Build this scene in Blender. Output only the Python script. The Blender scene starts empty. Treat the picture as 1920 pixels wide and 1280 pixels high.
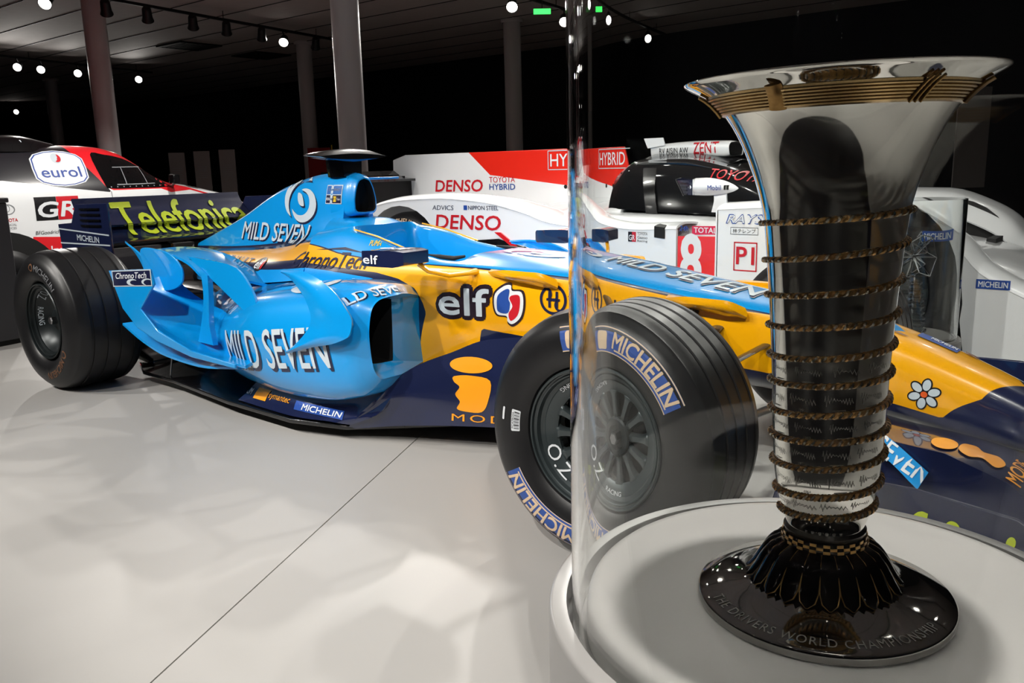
import bpy, bmesh, math, random
import numpy as np
from mathutils import Vector, Matrix
from mathutils.bvhtree import BVHTree

random.seed(7)
S = bpy.context.scene
C = S.collection
PI = math.pi

# ------------------------------------------------------------------ camera
cam_d = bpy.data.cameras.new('camera'); cam_d.sensor_width = 36.0; cam_d.lens = 30.0
cam_d.clip_start = .02; cam_d.clip_end = 200
cam = bpy.data.objects.new('camera', cam_d); C.objects.link(cam)
YAW, PITCH, ROLL = .688, .2015, -.025
F0 = Vector((-math.sin(YAW), math.cos(YAW), 0)); R0 = Vector((math.cos(YAW), math.sin(YAW), 0)); U0 = Vector((0, 0, 1))
F1v = F0*math.cos(PITCH) - U0*math.sin(PITCH); U1 = U0*math.cos(PITCH) + F0*math.sin(PITCH)
Rv = R0*math.cos(ROLL) + U1*math.sin(ROLL); Uv = U1*math.cos(ROLL) - R0*math.sin(ROLL)
cam.matrix_world = Matrix(((Rv.x, Uv.x, -F1v.x, 1.14), (Rv.y, Uv.y, -F1v.y, -2.545), (Rv.z, Uv.z, -F1v.z, .995), (0, 0, 0, 1)))
S.camera = cam

# ------------------------------------------------------------------ world (dim indoor fill) and exposure
W = bpy.data.worlds.new('world'); S.world = W; W.use_nodes = True
bg = W.node_tree.nodes['Background']; bg.inputs[0].default_value = (.50, .52, .58, 1); bg.inputs[1].default_value = .13
S.view_settings.view_transform = 'Standard'; S.view_settings.look = 'None'
S.view_settings.gamma = 1.0; S.view_settings.exposure = 0.0; S.view_settings.use_curve_mapping = False
S.cycles.max_bounces = 14; S.cycles.transmission_bounces = 12; S.cycles.glossy_bounces = 6; S.cycles.diffuse_bounces = 3
S.cycles.transparent_max_bounces = 12; S.cycles.sample_clamp_indirect = 6.0; S.cycles.blur_glossy = .5
LAMP_W = 240.0     # power of one ceiling spot

# ------------------------------------------------------------------ helpers
def L(c):
    """sRGB 0-255 triple to linear rgba"""
    o = []
    for v in c:
        v /= 255.0
        o.append(v/12.92 if v <= .04045 else ((v+.055)/1.055)**2.4)
    return (o[0], o[1], o[2], 1.0)

MATS = {}
def mat(name, col, rough=.4, metal=0.0, coat=0.0, spec=.5, noise=0.0, nscale=40.0, bump=0.0, trans=0.0, ior=1.45, emit=0.0, noise_stretch=None):
    if name in MATS: return MATS[name]
    m = bpy.data.materials.new(name); m.use_nodes = True; MATS[name] = m
    nt = m.node_tree; b = nt.nodes['Principled BSDF']
    c = L(col)
    b.inputs['Base Color'].default_value = c; b.inputs['Roughness'].default_value = rough; b.inputs['Metallic'].default_value = metal
    b.inputs['Coat Weight'].default_value = coat; b.inputs['Coat Roughness'].default_value = .03; b.inputs['Specular IOR Level'].default_value = spec
    b.inputs['Transmission Weight'].default_value = trans; b.inputs['IOR'].default_value = ior
    if emit: b.inputs['Emission Color'].default_value = c; b.inputs['Emission Strength'].default_value = emit
    if noise or bump:
        tc = nt.nodes.new('ShaderNodeTexCoord'); n = nt.nodes.new('ShaderNodeTexNoise'); n.inputs['Scale'].default_value = nscale; n.inputs['Detail'].default_value = 4
        mp = nt.nodes.new('ShaderNodeMapping')
        if noise_stretch: mp.inputs['Scale'].default_value = noise_stretch
        nt.links.new(tc.outputs['Object'], mp.inputs[0]); nt.links.new(mp.outputs[0], n.inputs['Vector'])
        if noise:
            mx = nt.nodes.new('ShaderNodeMix'); mx.data_type = 'RGBA'
            mx.inputs[6].default_value = tuple(v*(1-noise) for v in c[:3])+(1,); mx.inputs[7].default_value = tuple(min(1, v*(1+noise)) for v in c[:3])+(1,)
            nt.links.new(n.outputs['Fac'], mx.inputs[0]); nt.links.new(mx.outputs[2], b.inputs['Base Color'])
        if bump:
            bp = nt.nodes.new('ShaderNodeBump'); bp.inputs['Strength'].default_value = bump; bp.inputs['Distance'].default_value = .002
            nt.links.new(n.outputs['Fac'], bp.inputs['Height']); nt.links.new(bp.outputs[0], b.inputs['Normal'])
    return m

def livery(name, base, layers, u0, u1, src='UV', rough=.28, coat=1.0):
    """paint scheme: layers = [(lo(u) points, hi(u) points, colour)] in u (lengthwise) and v; later layers on top.
    src 'UV' reads the loft's own coordinates, 'OBJ' reads object x and z."""
    m = bpy.data.materials.new(name); m.use_nodes = True; MATS[name] = m
    nt = m.node_tree; N = nt.nodes; b = N['Principled BSDF']
    b.inputs['Roughness'].default_value = rough; b.inputs['Coat Weight'].default_value = coat; b.inputs['Coat Roughness'].default_value = .03
    tc = N.new('ShaderNodeTexCoord'); sp = N.new('ShaderNodeSeparateXYZ')
    nt.links.new(tc.outputs['UV' if src == 'UV' else 'Object'], sp.inputs[0])
    uo = sp.outputs[0]; vo = sp.outputs[1] if src == 'UV' else sp.outputs[2]
    mr = N.new('ShaderNodeMapRange'); mr.inputs[1].default_value = u0; mr.inputs[2].default_value = u1
    nt.links.new(uo, mr.inputs[0])
    def curve(pts):
        fc = N.new('ShaderNodeFloatCurve'); cv = fc.mapping.curves[0]
        ps = sorted(((p[0]-u0)/(u1-u0), p[1]) for p in pts)
        V0, V1 = -.5, 2.0
        ps = [(min(1, max(0, a)), (c-V0)/(V1-V0)) for a, c in ps]
        if ps[0][0] > 1e-4: ps.insert(0, (0, ps[0][1]))
        if ps[-1][0] < 1-1e-4: ps.append((1, ps[-1][1]))
        cv.points[0].location = ps[0]; cv.points[1].location = ps[-1]
        for q in ps[1:-1]: cv.points.new(*q)
        for q in cv.points: q.handle_type = 'VECTOR'
        fc.mapping.use_clip = False; fc.mapping.update()
        nt.links.new(mr.outputs[0], fc.inputs['Value'])
        ml = N.new('ShaderNodeMath'); ml.operation = 'MULTIPLY_ADD'; ml.inputs[1].default_value = V1-V0; ml.inputs[2].default_value = V0
        nt.links.new(fc.outputs[0], ml.inputs[0]); return ml.outputs[0]
    last = None
    for lo, hi, col in layers:
        def cmp(op, pts):
            c = N.new('ShaderNodeMath'); c.operation = op; nt.links.new(vo, c.inputs[0]); nt.links.new(curve(pts), c.inputs[1]); return c.outputs[0]
        mul = N.new('ShaderNodeMath'); mul.operation = 'MULTIPLY'
        nt.links.new(cmp('GREATER_THAN', lo), mul.inputs[0]); nt.links.new(cmp('LESS_THAN', hi), mul.inputs[1])
        mx = N.new('ShaderNodeMix'); mx.data_type = 'RGBA'
        if last is None: mx.inputs[6].default_value = L(base)
        else: nt.links.new(last, mx.inputs[6])
        mx.inputs[7].default_value = L(col); nt.links.new(mul.outputs[0], mx.inputs[0]); last = mx.outputs[2]
    nt.links.new(last, b.inputs['Base Color'])
    return m

def tag(o, label, cat, group=None, kind=None):
    o['label'] = label
    if cat: o['category'] = cat
    if group: o['group'] = group
    if kind: o['kind'] = kind
    return o
def thing(name, label, cat, loc=(0, 0, 0), group=None, rz=0.0):
    o = bpy.data.objects.new(name, None); C.objects.link(o); o.location = loc; o.rotation_euler = (0, 0, rz); o.empty_display_size = .1
    return tag(o, label, cat, group)
def link(name, me, m=None, parent=None, loc=None):
    o = bpy.data.objects.new(name, me); C.objects.link(o)
    if m is not None:
        for k in (m if isinstance(m, (list, tuple)) else [m]): me.materials.append(k)
    if parent is not None: o.parent = parent
    if loc is not None: o.location = loc
    return o
def mesh(name, v, f, m=None, parent=None, smooth=True, loc=None, mi=None, angle=None):
    me = bpy.data.meshes.new(name); me.from_pydata([tuple(map(float, p)) for p in v], [], [tuple(map(int, q)) for q in f])
    if smooth: me.polygons.foreach_set('use_smooth', [True]*len(me.polygons))
    if mi is not None: me.polygons.foreach_set('material_index', mi)
    me.update()
    if angle is not None: sharp(me, angle)
    return link(name, me, m, parent, loc)
def sharp(me, angle=35):
    bm = bmesh.new(); bm.from_mesh(me); bmesh.ops.recalc_face_normals(bm, faces=bm.faces)
    a = math.radians(angle)
    for e in bm.edges:
        if len(e.link_faces) == 2 and e.calc_face_angle(0) > a: e.smooth = False
    for f in bm.faces: f.smooth = True
    bm.to_mesh(me); bm.free()
class G:
    """collects several simple solids into one mesh"""
    def __init__(s): s.v = []; s.f = []
    def add(s, v, f):
        k = len(s.v); s.v += [tuple(p) for p in v]; s.f += [tuple(i+k for i in q) for q in f]; return s
    def box(s, x0, y0, z0, x1, y1, z1):
        return s.add([(x0, y0, z0), (x1, y0, z0), (x1, y1, z0), (x0, y1, z0), (x0, y0, z1), (x1, y0, z1), (x1, y1, z1), (x0, y1, z1)],
                     [(3, 2, 1, 0), (4, 5, 6, 7), (0, 1, 5, 4), (1, 2, 6, 5), (2, 3, 7, 6), (3, 0, 4, 7)])
    def prism(s, poly, d):
        """poly: 3D outline, d: extrusion vector"""
        n = len(poly); p = [Vector(q) for q in poly]; d = Vector(d)
        return s.add(p+[q+d for q in p], [tuple(range(n))[::-1], tuple(range(n, 2*n))]+[(i, (i+1) % n, n+(i+1) % n, n+i) for i in range(n)])
    def tube(s, path, r, n=10, sy=1.0, cap=True):
        p = [Vector(q) for q in path]; m = len(p)
        rr = r if isinstance(r, (list, tuple)) else [r]*m
        v = []; f = []
        t0 = (p[1]-p[0]).normalized(); a = Vector((0, 0, 1)) if abs(t0.z) < .9 else Vector((1, 0, 0))
        u = (a-t0*a.dot(t0)).normalized()
        for i in range(m):
            t = (p[min(i+1, m-1)]-p[max(i-1, 0)]).normalized(); u = (u-t*u.dot(t)).normalized(); w = t.cross(u)
            for k in range(n):
                q = 2*PI*k/n; v.append(p[i]+u*(rr[i]*sy*math.sin(q))+w*(rr[i]*math.cos(q)))
        for i in range(m-1):
            for k in range(n): f.append((i*n+k, i*n+(k+1) % n, (i+1)*n+(k+1) % n, (i+1)*n+k))
        if cap: f += [tuple(range(n))[::-1], tuple(range((m-1)*n, m*n))]
        return s.add(v, f)
    def lathe(s, prof, n=48, axis='z', closed=False, o=(0, 0, 0), a0=0.0):
        v = []; f = []; m = len(prof)
        for k in range(n):
            q = 2*PI*k/n+a0; c, sn = math.cos(q), math.sin(q)
            for r, h in prof:
                v.append((o[0]+r*c, o[1]+r*sn, o[2]+h) if axis == 'z' else (o[0]+r*c, o[1]+h, o[2]+r*sn))
        for k in range(n):
            k2 = (k+1) % n
            for i in range(m if closed else m-1):
                j = (i+1) % m; f.append((k*m+i, k2*m+i, k2*m+j, k*m+j))
        return s.add(v, f)
    def go(s, name, m, parent=None, smooth=True, angle=35, loc=None):
        return mesh(name, s.v, s.f, m, parent, smooth, loc, angle=angle)
def bevel(o, w=.01, seg=2):
    b = o.modifiers.new('bevel', 'BEVEL'); b.width = w; b.segments = seg; b.limit_method = 'ANGLE'; b.angle_limit = math.radians(40); return o
def pchip(x, y, xs):
    x = np.asarray(x, float); y = np.asarray(y, float); xs = np.asarray(xs, float)
    h = np.diff(x); d = np.diff(y, axis=0)/h.reshape((-1,)+(1,)*(y.ndim-1)); m = np.zeros_like(y)
    if len(x) > 2:
        a, b = d[:-1], d[1:]; s = (a*b) > 0
        with np.errstate(divide='ignore', invalid='ignore'): hm = np.where(s, 2*a*b/(a+b), 0)
        m[1:-1] = np.nan_to_num(hm)
    m[0] = d[0]; m[-1] = d[-1]
    i = np.clip(np.searchsorted(x, xs)-1, 0, len(x)-2); t = (xs-x[i])/h[i]
    sh = (-1,)+(1,)*(y.ndim-1); t = t.reshape(sh); hh = h[i].reshape(sh)
    return (2*t**3-3*t**2+1)*y[i]+(t**3-2*t**2+t)*hh*m[i]+(-2*t**3+3*t**2)*y[i+1]+(t**3-t**2)*hh*m[i+1]
def loft(name, st, m, parent, nx=8, nr=5, mirror=True, y0=0.0, cap=(True, True), angle=40, closed=False):
    """stations (x, [(y,z)...]) -> smooth skin. mirror: half ring top to bottom, reflected about y0. UV = (x, ring position)."""
    st = sorted(st, key=lambda s: s[0]); X = np.array([s[0] for s in st]); P = np.array([s[1] for s in st], float)
    xs = np.concatenate([np.linspace(X[i], X[i+1], max(2, nx if X[i+1]-X[i] > .06 else 2), endpoint=False) for i in range(len(X)-1)]+[X[-1:]])
    A = pchip(X, P, xs)
    k = P.shape[1]; idx = np.arange(k)
    if closed:
        A = np.concatenate([A, A[:, :1]], 1); idx = np.arange(k+1)
    tt = np.linspace(0, len(idx)-1, (len(idx)-1)*nr+1)
    R = np.stack([pchip(idx, A[i], tt) for i in range(len(xs))])
    vv = tt/(len(idx)-1)
    if closed: R = R[:, :-1]; vv = vv[:-1]
    if mirror:
        M = R[:, ::-1].copy(); M[..., 0] = 2*y0-M[..., 0]; R = np.concatenate([R, M[:, 1:-1]], 1); vv = np.concatenate([vv, vv[::-1][1:-1]])
    n = R.shape[1]; v = []; uv = []
    for i in range(len(xs)):
        for j in range(n): v.append((xs[i], R[i, j, 0], R[i, j, 1])); uv.append((xs[i], vv[j]))
    f = []
    ring = n if (mirror or closed) else n-1
    for i in range(len(xs)-1):
        for j in range(ring): f.append((i*n+j, i*n+(j+1) % n, (i+1)*n+(j+1) % n, (i+1)*n+j))
    if cap[0] and (mirror or closed): f.append(tuple(range(n)))
    if cap[1] and (mirror or closed): f.append(tuple(range((len(xs)-1)*n, len(xs)*n))[::-1])
    me = bpy.data.meshes.new(name); me.from_pydata(v, [], f)
    ul = me.uv_layers.new(name='loft')
    for l in me.loops: ul.data[l.index].uv = uv[l.vertex_index]
    sharp(me, angle)
    return link(name, me, m, parent)
def sheet(name, grid, t, m, parent, nu=6, nv=6, both=True, angle=35):
    """smooth curved plate through a grid of 3D points, thickness t"""
    A = np.array(grid, float); a, b = A.shape[:2]
    us = np.linspace(0, a-1, (a-1)*nu+1); vs = np.linspace(0, b-1, (b-1)*nv+1)
    B = pchip(np.arange(a), A, us) if a > 2 else np.stack([A[0]*(1-u)+A[1]*u for u in us])
    B = B.transpose(1, 0, 2); D = pchip(np.arange(b), B, vs) if b > 2 else np.stack([B[0]*(1-q)+B[1]*q for q in vs])
    D = D.transpose(1, 0, 2); n, k = D.shape[:2]
    du = np.gradient(D, axis=0); dv = np.gradient(D, axis=1); nr = np.cross(du, dv); nr /= (np.linalg.norm(nr, axis=2, keepdims=True)+1e-9)
    T = D+nr*t/2; Bm = D-nr*t/2
    v = [tuple(p) for p in T.reshape(-1, 3)]+[tuple(p) for p in Bm.reshape(-1, 3)]; o = n*k; f = []
    for i in range(n-1):
        for j in range(k-1):
            q = (i*k+j, (i+1)*k+j, (i+1)*k+j+1, i*k+j+1); f.append(q); f.append(tuple(o+w for w in q[::-1]))
    bd = [(i, 0) for i in range(n)]+[(n-1, j) for j in range(1, k)]+[(i, k-1) for i in range(n-2, -1, -1)]+[(0, j) for j in range(k-2, 0, -1)]
    for p, q in zip(bd, bd[1:]+bd[:1]):
        p = p[0]*k+p[1]; q = q[0]*k+q[1]; f.append((p, o+p, o+q, q))
    return mesh(name, v, f, m, parent, angle=angle)
def plate(name, poly, y, t, m, parent, axis='y', bev=.0):
    """flat plate cut to an outline; axis y: poly is (x,z) at y..y+t; z: poly (x,y); x: poly (y,z)"""
    g = G()
    if axis == 'y': g.prism([(a, y, b) for a, b in poly], (0, t, 0))
    elif axis == 'z': g.prism([(a, b, y) for a, b in poly], (0, 0, t))
    else: g.prism([(y, a, b) for a, b in poly], (t, 0, 0))
    o = g.go(name, m, parent)
    if bev: bevel(o, bev)
    return o
def smoothpoly(pts, n=6, closed=True):
    """Catmull-Rom through 2D outline"""
    P = [Vector(p) for p in pts]; k = len(P); o = []
    for i in range(k if closed else k-1):
        a, b, c, d = P[(i-1) % k] if closed or i > 0 else P[0], P[i], P[(i+1) % k], P[(i+2) % k] if closed or i < k-2 else P[-1]
        for j in range(n):
            t = j/n; o.append(tuple(.5*((2*b)+(c-a)*t+(2*a-5*b+4*c-d)*t*t+(3*b-a-3*c+d)*t**3)))
    if not closed: o.append(tuple(P[-1]))
    return o

# ---- lettering and marks: flat 2D geometry laid on real surfaces
TX = {}
def text2d(s, h=1.0, w=None, shear=0.0, bold=0.0, space=1.0, res=3):
    """-> (verts2d, faces), centred, cap height h, width w (None = natural)"""
    key = (s, shear, space, res)
    if key not in TX:
        cu = bpy.data.curves.new('t', 'FONT'); cu.body = s; cu.size = 1; cu.shear = shear; cu.space_character = space; cu.resolution_u = res
        ob = bpy.data.objects.new('t', cu); me = ob.to_mesh()
        v = np.array([q.co[:2] for q in me.vertices]) if len(me.vertices) else np.zeros((1, 2)); f = [tuple(p.vertices) for p in me.polygons]
        ob.to_mesh_clear(); bpy.data.objects.remove(ob); bpy.data.curves.remove(cu); TX[key] = (v, f)
    v, f = TX[key]; lo, hi = v.min(0), v.max(0); sz = hi-lo
    sy = h/sz[1]; sx = sy if w is None else w/sz[0]
    q = (v-(lo+hi)/2)*np.array([sx, sy])
    if bold > 0:      # heavier stroke: copies shifted by a fraction of the letter height
        r = bold*h*.8; return stack2d((q, f), r, 8)
    return (q, f)
def poly2d(pts): return (np.array(pts, float), [tuple(range(len(pts)))])
def ring2d(r0, r1, n=40, a0=0, a1=2*PI, sx=1, sy=1):
    full = abs(a1-a0-2*PI) < 1e-6; m = n if full else n+1
    v = []; f = []
    for i in range(m):
        a = a0+(a1-a0)*i/n; v += [(r0*math.cos(a)*sx, r0*math.sin(a)*sy), (r1*math.cos(a)*sx, r1*math.sin(a)*sy)]
    for i in range(n):
        j = (i+1) % m; f.append((2*i, 2*i+1, 2*j+1, 2*j))
    return (np.array(v), f)
def rect2d(w, h): return poly2d([(-w/2, -h/2), (w/2, -h/2), (w/2, h/2), (-w/2, h/2)])
def rrect2d(w, h, r, n=5):
    p = []
    for cx, cy, a in ((w/2-r, h/2-r, 0), (-w/2+r, h/2-r, PI/2), (-w/2+r, -h/2+r, PI), (w/2-r, -h/2+r, 1.5*PI)):
        for i in range(n+1): q = a+PI/2*i/n; p.append((cx+r*math.cos(q), cy+r*math.sin(q)))
    return poly2d(p)
def ell2d(rx, ry, n=32): return poly2d([(rx*math.cos(2*PI*i/n), ry*math.sin(2*PI*i/n)) for i in range(n)])
def off2d(g, dx=0, dy=0, s=1.0, rot=0.0):
    c, q = math.cos(rot), math.sin(rot); v = g[0]*s
    w = np.stack([v[:, 0]*c-v[:, 1]*q+dx, v[:, 0]*q+v[:, 1]*c+dy], 1)
    return (w if v.shape[1] == 2 else np.concatenate([w, g[0][:, 2:]], 1), g[1])
def join2d(*gs):
    v = []; f = []; k = 0
    w3 = any(a.shape[1] == 3 for a, b in gs)
    for a, b in gs: v.append(np.concatenate([a, np.zeros((len(a), 1))], 1) if w3 and a.shape[1] == 2 else a); f += [tuple(i+k for i in q) for q in b]; k += len(a)
    return (np.concatenate(v), f)
def stack2d(g, r, n):
    """n copies shifted by r, each a hair above the last so that no two faces coincide"""
    return join2d(*[(np.concatenate([g[0][:, :2]+np.array([r*math.cos(a), r*math.sin(a)]), np.full((len(g[0]), 1), .00005*i)], 1), g[1]) for i, a in enumerate(PI/8+2*PI*np.arange(n)/n)])
def dense(g, maxlen):
    bm = bmesh.new(); vs = [bm.verts.new((p[0], p[1], p[2] if len(p) > 2 else 0)) for p in g[0]]
    for q in g[1]:
        try: bm.faces.new([vs[i] for i in q])
        except ValueError: pass
    bmesh.ops.triangulate(bm, faces=bm.faces)
    for _ in range(5):
        es = [e for e in bm.edges if e.calc_length() > maxlen]
        if not es: break
        bmesh.ops.subdivide_edges(bm, edges=es, cuts=1); bmesh.ops.triangulate(bm, faces=[f for f in bm.faces if len(f.verts) > 3])
    bm.verts.index_update(); v = np.array([p.co[:] for p in bm.verts]); f = [tuple(w.index for w in q.verts) for q in bm.faces]; bm.free()
    return (v, f)
PRINTS = []
def outline2d(g, r, n=12): return stack2d(g, r, n)
def mark(name, g, fn, m, parent):
    """flat print mapped onto a surface by fn(x,y)->3D"""
    out = []
    for p in g[0]:
        x, y = float(p[0]), float(p[1]); q = Vector(fn(x, y))
        if len(p) > 2 and p[2]: e = 1e-4; n = (Vector(fn(x+e, y))-q).cross(Vector(fn(x, y+e))-q).normalized(); q = q+n*float(p[2])
        out.append(q)
    o = mesh(name, out, g[1], m, parent, smooth=False); PRINTS.append(o); return o
def flatmap(o, u, v, lift=0.0):
    o, u, v = Vector(o), Vector(u), Vector(v); n = u.cross(v).normalized(); o = o+n*lift
    return lambda x, y: o+u*x+v*y
BV = {}
def bvh(objs):
    vs, fs = [], []
    for o in objs:
        k = len(vs); vs += [o.matrix_world @ p.co for p in o.data.vertices] if o.parent is None else [p.co.copy() for p in o.data.vertices]
        fs += [tuple(i+k for i in q.vertices) for q in o.data.polygons]
    return BVHTree.FromPolygons(vs, fs)
def wrap(name, g, o, u, v, tree, m, parent, lift=.0025, maxlen=.03, dist=.35):
    """print wrapped onto a curved body: rays along the print's normal find the skin"""
    o, u, v = Vector(o), Vector(u).normalized(), Vector(v); v = (v-u*v.dot(u)).normalized(); n = u.cross(v).normalized()
    g = dense(g, maxlen); out = []
    for co in g[0]:
        x, y = co[0], co[1]; p = o+u*float(x)+v*float(y); h = tree.ray_cast(p+n*dist, -n, dist*2)
        if h[0] is None: out.append(None); continue
        nn = h[1] if h[1].dot(n) > 0 else -h[1]; out.append(h[0]+nn*(lift+(float(co[2]) if len(co) > 2 else 0)))
    f = [q for q in g[1] if all(out[i] is not None for i in q)]
    out = [p if p is not None else o for p in out]
    used = sorted({i for q in f for i in q}); ix = {k: j for j, k in enumerate(used)}
    ob = mesh(name, [out[i] for i in used], [tuple(ix[i] for i in q) for q in f], m, parent, smooth=False); PRINTS.append(ob); return ob

# ------------------------------------------------------------------ materials
BLUE, YEL, NAVY, RED, WHT = (4, 150, 226), (250, 176, 0), (24, 32, 66), (214, 24, 34), (238, 240, 242)
m_blue = mat('blue_paint', BLUE, .28, coat=1); m_yel = mat('yellow_paint', YEL, .28, coat=1); m_navy = mat('navy_paint', NAVY, .25, coat=1)
m_white = mat('white_paint', WHT, .3, coat=.8); m_red = mat('red_paint', RED, .3, coat=.8)
m_black = mat('black_gloss', (12, 12, 14), .22, coat=.6); m_matte = mat('matte_black', (10, 10, 11), .7)
m_carbon = mat('carbon_fibre', (22, 22, 25), .32, coat=.5, noise=.4, nscale=220)
m_rubber = mat('tyre_rubber', (26, 26, 28), .38, noise=.18, nscale=30, bump=.15); m_rubber2 = mat('sidewall_rubber', (27, 27, 29), .42, noise=.1, nscale=60)
m_rim = mat('graphite_wheel_paint', (62, 70, 72), .32, metal=.35, coat=.4); m_rimd = mat('dark_wheel_paint', (34, 40, 42), .35, metal=.3)
m_steel = mat('steel', (150, 150, 152), .3, metal=1); m_alu = mat('dull_aluminium', (120, 118, 116), .4, metal=.9)
m_silver = mat('polished_silver', (225, 222, 216), .045, metal=1)
m_gold = mat('aged_gilt_silver', (150, 116, 70), .3, metal=1, noise=.35, nscale=180)
m_dksil = mat('oxidised_silver', (70, 66, 62), .18, metal=1); m_engr = mat('engraving_line', (120, 118, 114), .5, metal=.6)
m_glass = mat('clear_acrylic', (252, 254, 253), .0, trans=1, ior=1.47)
m_crys = mat('crystal', (245, 248, 250), .02, trans=1, ior=1.5)
m_plinth = mat('satin_grey_lacquer', (166, 164, 162), .32, noise=.02, nscale=15)
m_disc = mat('satin_silver_disc', (205, 203, 200), .3, metal=.15, noise=.02, nscale=9)
p_white = mat('print_white', (226, 230, 234), .4); p_pale = mat('print_pale_grey', (200, 212, 220), .35, coat=.6); p_black = mat('print_black', (18, 18, 22), .4); p_navy = mat('print_navy', (22, 28, 62), .35, coat=.5)
p_red = mat('print_red', (200, 24, 38), .4, coat=.4); p_blue = mat('print_blue', (36, 76, 158), .4, coat=.4); p_green = mat('print_lime', (196, 214, 40), .4, coat=.5)
p_orange = mat('print_orange', (244, 158, 22), .35, coat=.6); p_beige = mat('print_beige', (222, 196, 164), .5); p_grey = mat('print_grey', (130, 132, 136), .5); p_yel = mat('print_yellow', (238, 196, 40), .4)
p_brown = mat('print_dull_brown', (120, 84, 60), .6); p_mblue = mat('print_mid_blue', (40, 70, 150), .45)
# ------------------------------------------------------------------ the hall
def struct(o): o['kind'] = 'structure'; return o
m_floor = mat('pale_resin_floor', (176, 174, 171), .42, spec=.35, noise=.015, nscale=3)
m_pit = mat('dark_resin_floor', (70, 68, 70), .35); m_ceil = mat('dark_ceiling_board', (178, 166, 162), .85, noise=.1, nscale=6)
m_wall = mat('dark_navy_wall', (17, 19, 28), .6); m_pillar = mat('warm_grey_pillar_paint', (190, 182, 182), .28)
fl = bpy.data.objects.new('floor', None); C.objects.link(fl); struct(fl); fl['label'] = 'pale glossy resin floor with one fine seam'
# seam runs (-.41,-1.83) -> (-1.11,-.38); the floor is split into slabs along that line and along the sunken bay of the rally truck
def seamx(y): return -.41+(y+1.83)*(-.7/1.45)
g = .0022
def slab(poly): return plate('floor_slab', poly, -.06, .06, m_floor, fl, axis='z')
YS = -2.32    # the pale stage ends just in front of the viewer; dark visitors' floor beyond is unseen, added for dark trophy reflections
slab([(seamx(YS)+g, YS), (9, YS), (9, 13), (seamx(13)+g, 13)])
slab([(seamx(YS)-g, YS), (seamx(13)-g, 13), (-7.62, 13), (-7.62, YS)])
struct(plate('floor_visitors', [(-7.62, -9), (9, -9), (9, YS-.002), (-7.62, YS-.002)], -.07, .055, mat('dark_visitor_floor', (38, 36, 38), .4), None, axis='z'))
slab([(-16, 4.6), (-7.624, 4.6), (-7.624, 13), (-16, 13)])
g2 = G(); g2.box(-16, -9, -.59, -7.6, 4.62, -.53); struct(g2.go('floor_sunken_bay', m_pit))
gw = G(); gw.box(-40, -9.2, -.6, 14, -9, 3.7); struct(gw.go('wall_entrance', m_wall))
gw = G(); gw.box(-40, 13, -.6, 14, 13.2, 3.7); struct(gw.go('wall_back', m_wall))
gw = G(); gw.box(-40.2, -9.2, -.6, -40, 13.2, 3.7); struct(gw.go('wall_left', m_wall))
gw = G(); gw.box(9, -9.2, -.6, 9.2, 13.2, 3.7); struct(gw.go('wall_right', m_wall))
g3 = G(); g3.box(-40, -9, -.59, -16, 13, -.53); struct(g3.go('floor_far_hall', m_pit))
cl = G(); cl.box(-40.2, -9.2, 3.5, 14, 13.2, 3.6); ceil = struct(cl.go('ceiling', m_ceil))
for i in range(24):
    q = G(); q.box(-40, -8.6+i*.9, 3.492, 9, -8.585+i*.9, 3.5); q.go('ceiling_joint', m_matte, ceil)
for i, (x, y) in enumerate(((-14.9, 7.17), (-15.2, 9.05))):
    v = thing('ceiling_vent', 'dark square grille in the ceiling beyond the longer lamp track', 'vent', (x, y, 3.5), 'ceiling grilles')
    b = G()
    for s in (-1, 1): b.box(-.45, s*.42-.03, -.03, .45, s*.42+.03, 0).box(s*.42-.03, -.39, -.03, s*.42+.03, .39, 0)
    b.go('vent_frame', m_matte, v)
    for k in range(8):
        q = G(); q.box(-.39, -.37+k*.1, -.025, .39, -.31+k*.1, -.005); q.go('slat', m_matte, v)
PIL = [(-11.2, 3.52, 'grey round pillar rising behind the rally truck'), (-6.25, 3.79, 'thick grey round pillar behind the blue airbox'),
       (-13.1, 8.56, 'slim distant grey pillar beside the red banner'), (-8.66, 9.59, 'dim grey pillar above the red tail fin'), (-22.4, 7.7, 'faint far pillar under the row of lit lamps')]
for x, y, lb in PIL:
    q = G(); q.lathe([(.15, -.53 if x < -10 and y < 4 or x < -16 else 0), (.15, 3.5)], 40); q.lathe([(.17, 3.44), (.19, 3.46), (.19, 3.5)], 40)
    tag(q.go('pillar', m_pillar, loc=(x, y, 0)), lb, 'pillar', 'round pillars')
# free-standing text panels
m_panel = mat('grey_text_panel', (128, 122, 120), .6, noise=.05, nscale=4)
for x, y, h, lb in ((-12.18, 5.10, 1.36, 'shortest grey text panel behind the truck bonnet'), (-11.86, 5.36, 1.375, 'middle grey text panel of three behind the truck bonnet'),
                    (-11.55, 5.63, 1.39, 'tallest grey text panel, next to the blue engine cover'), (-1.1, 8.95, 1.78, 'large pale text panel on the dark wall behind the trophy')):
    w = .26 if x < -5 else .42
    t = thing('text_panel', lb, 'panel', (x, y, 0), 'grey text panels', rz=.69)
    zb = .62 if x > -5 else .0
    bevel(G().box(-w/2, 0, zb, w/2, .03, h).go('board', m_panel, t), .004)
    for k in range(6):
        mark('text_line', off2d(rect2d(w*.62, .006), 0, h-.25-.035*k), flatmap((0, -.002, 0), (1, 0, 0), (0, 0, 1)), p_grey, t)
    if zb: G().box(-.02, .03, 0, .02, .06, h-.1).box(-.2, -.05, 0, .2, .15, .015).go('stand', m_matte, t)
    else: G().box(-w/2-.03, -.08, -.004, w/2+.03, .1, .012).go('foot', m_matte, t)
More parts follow.
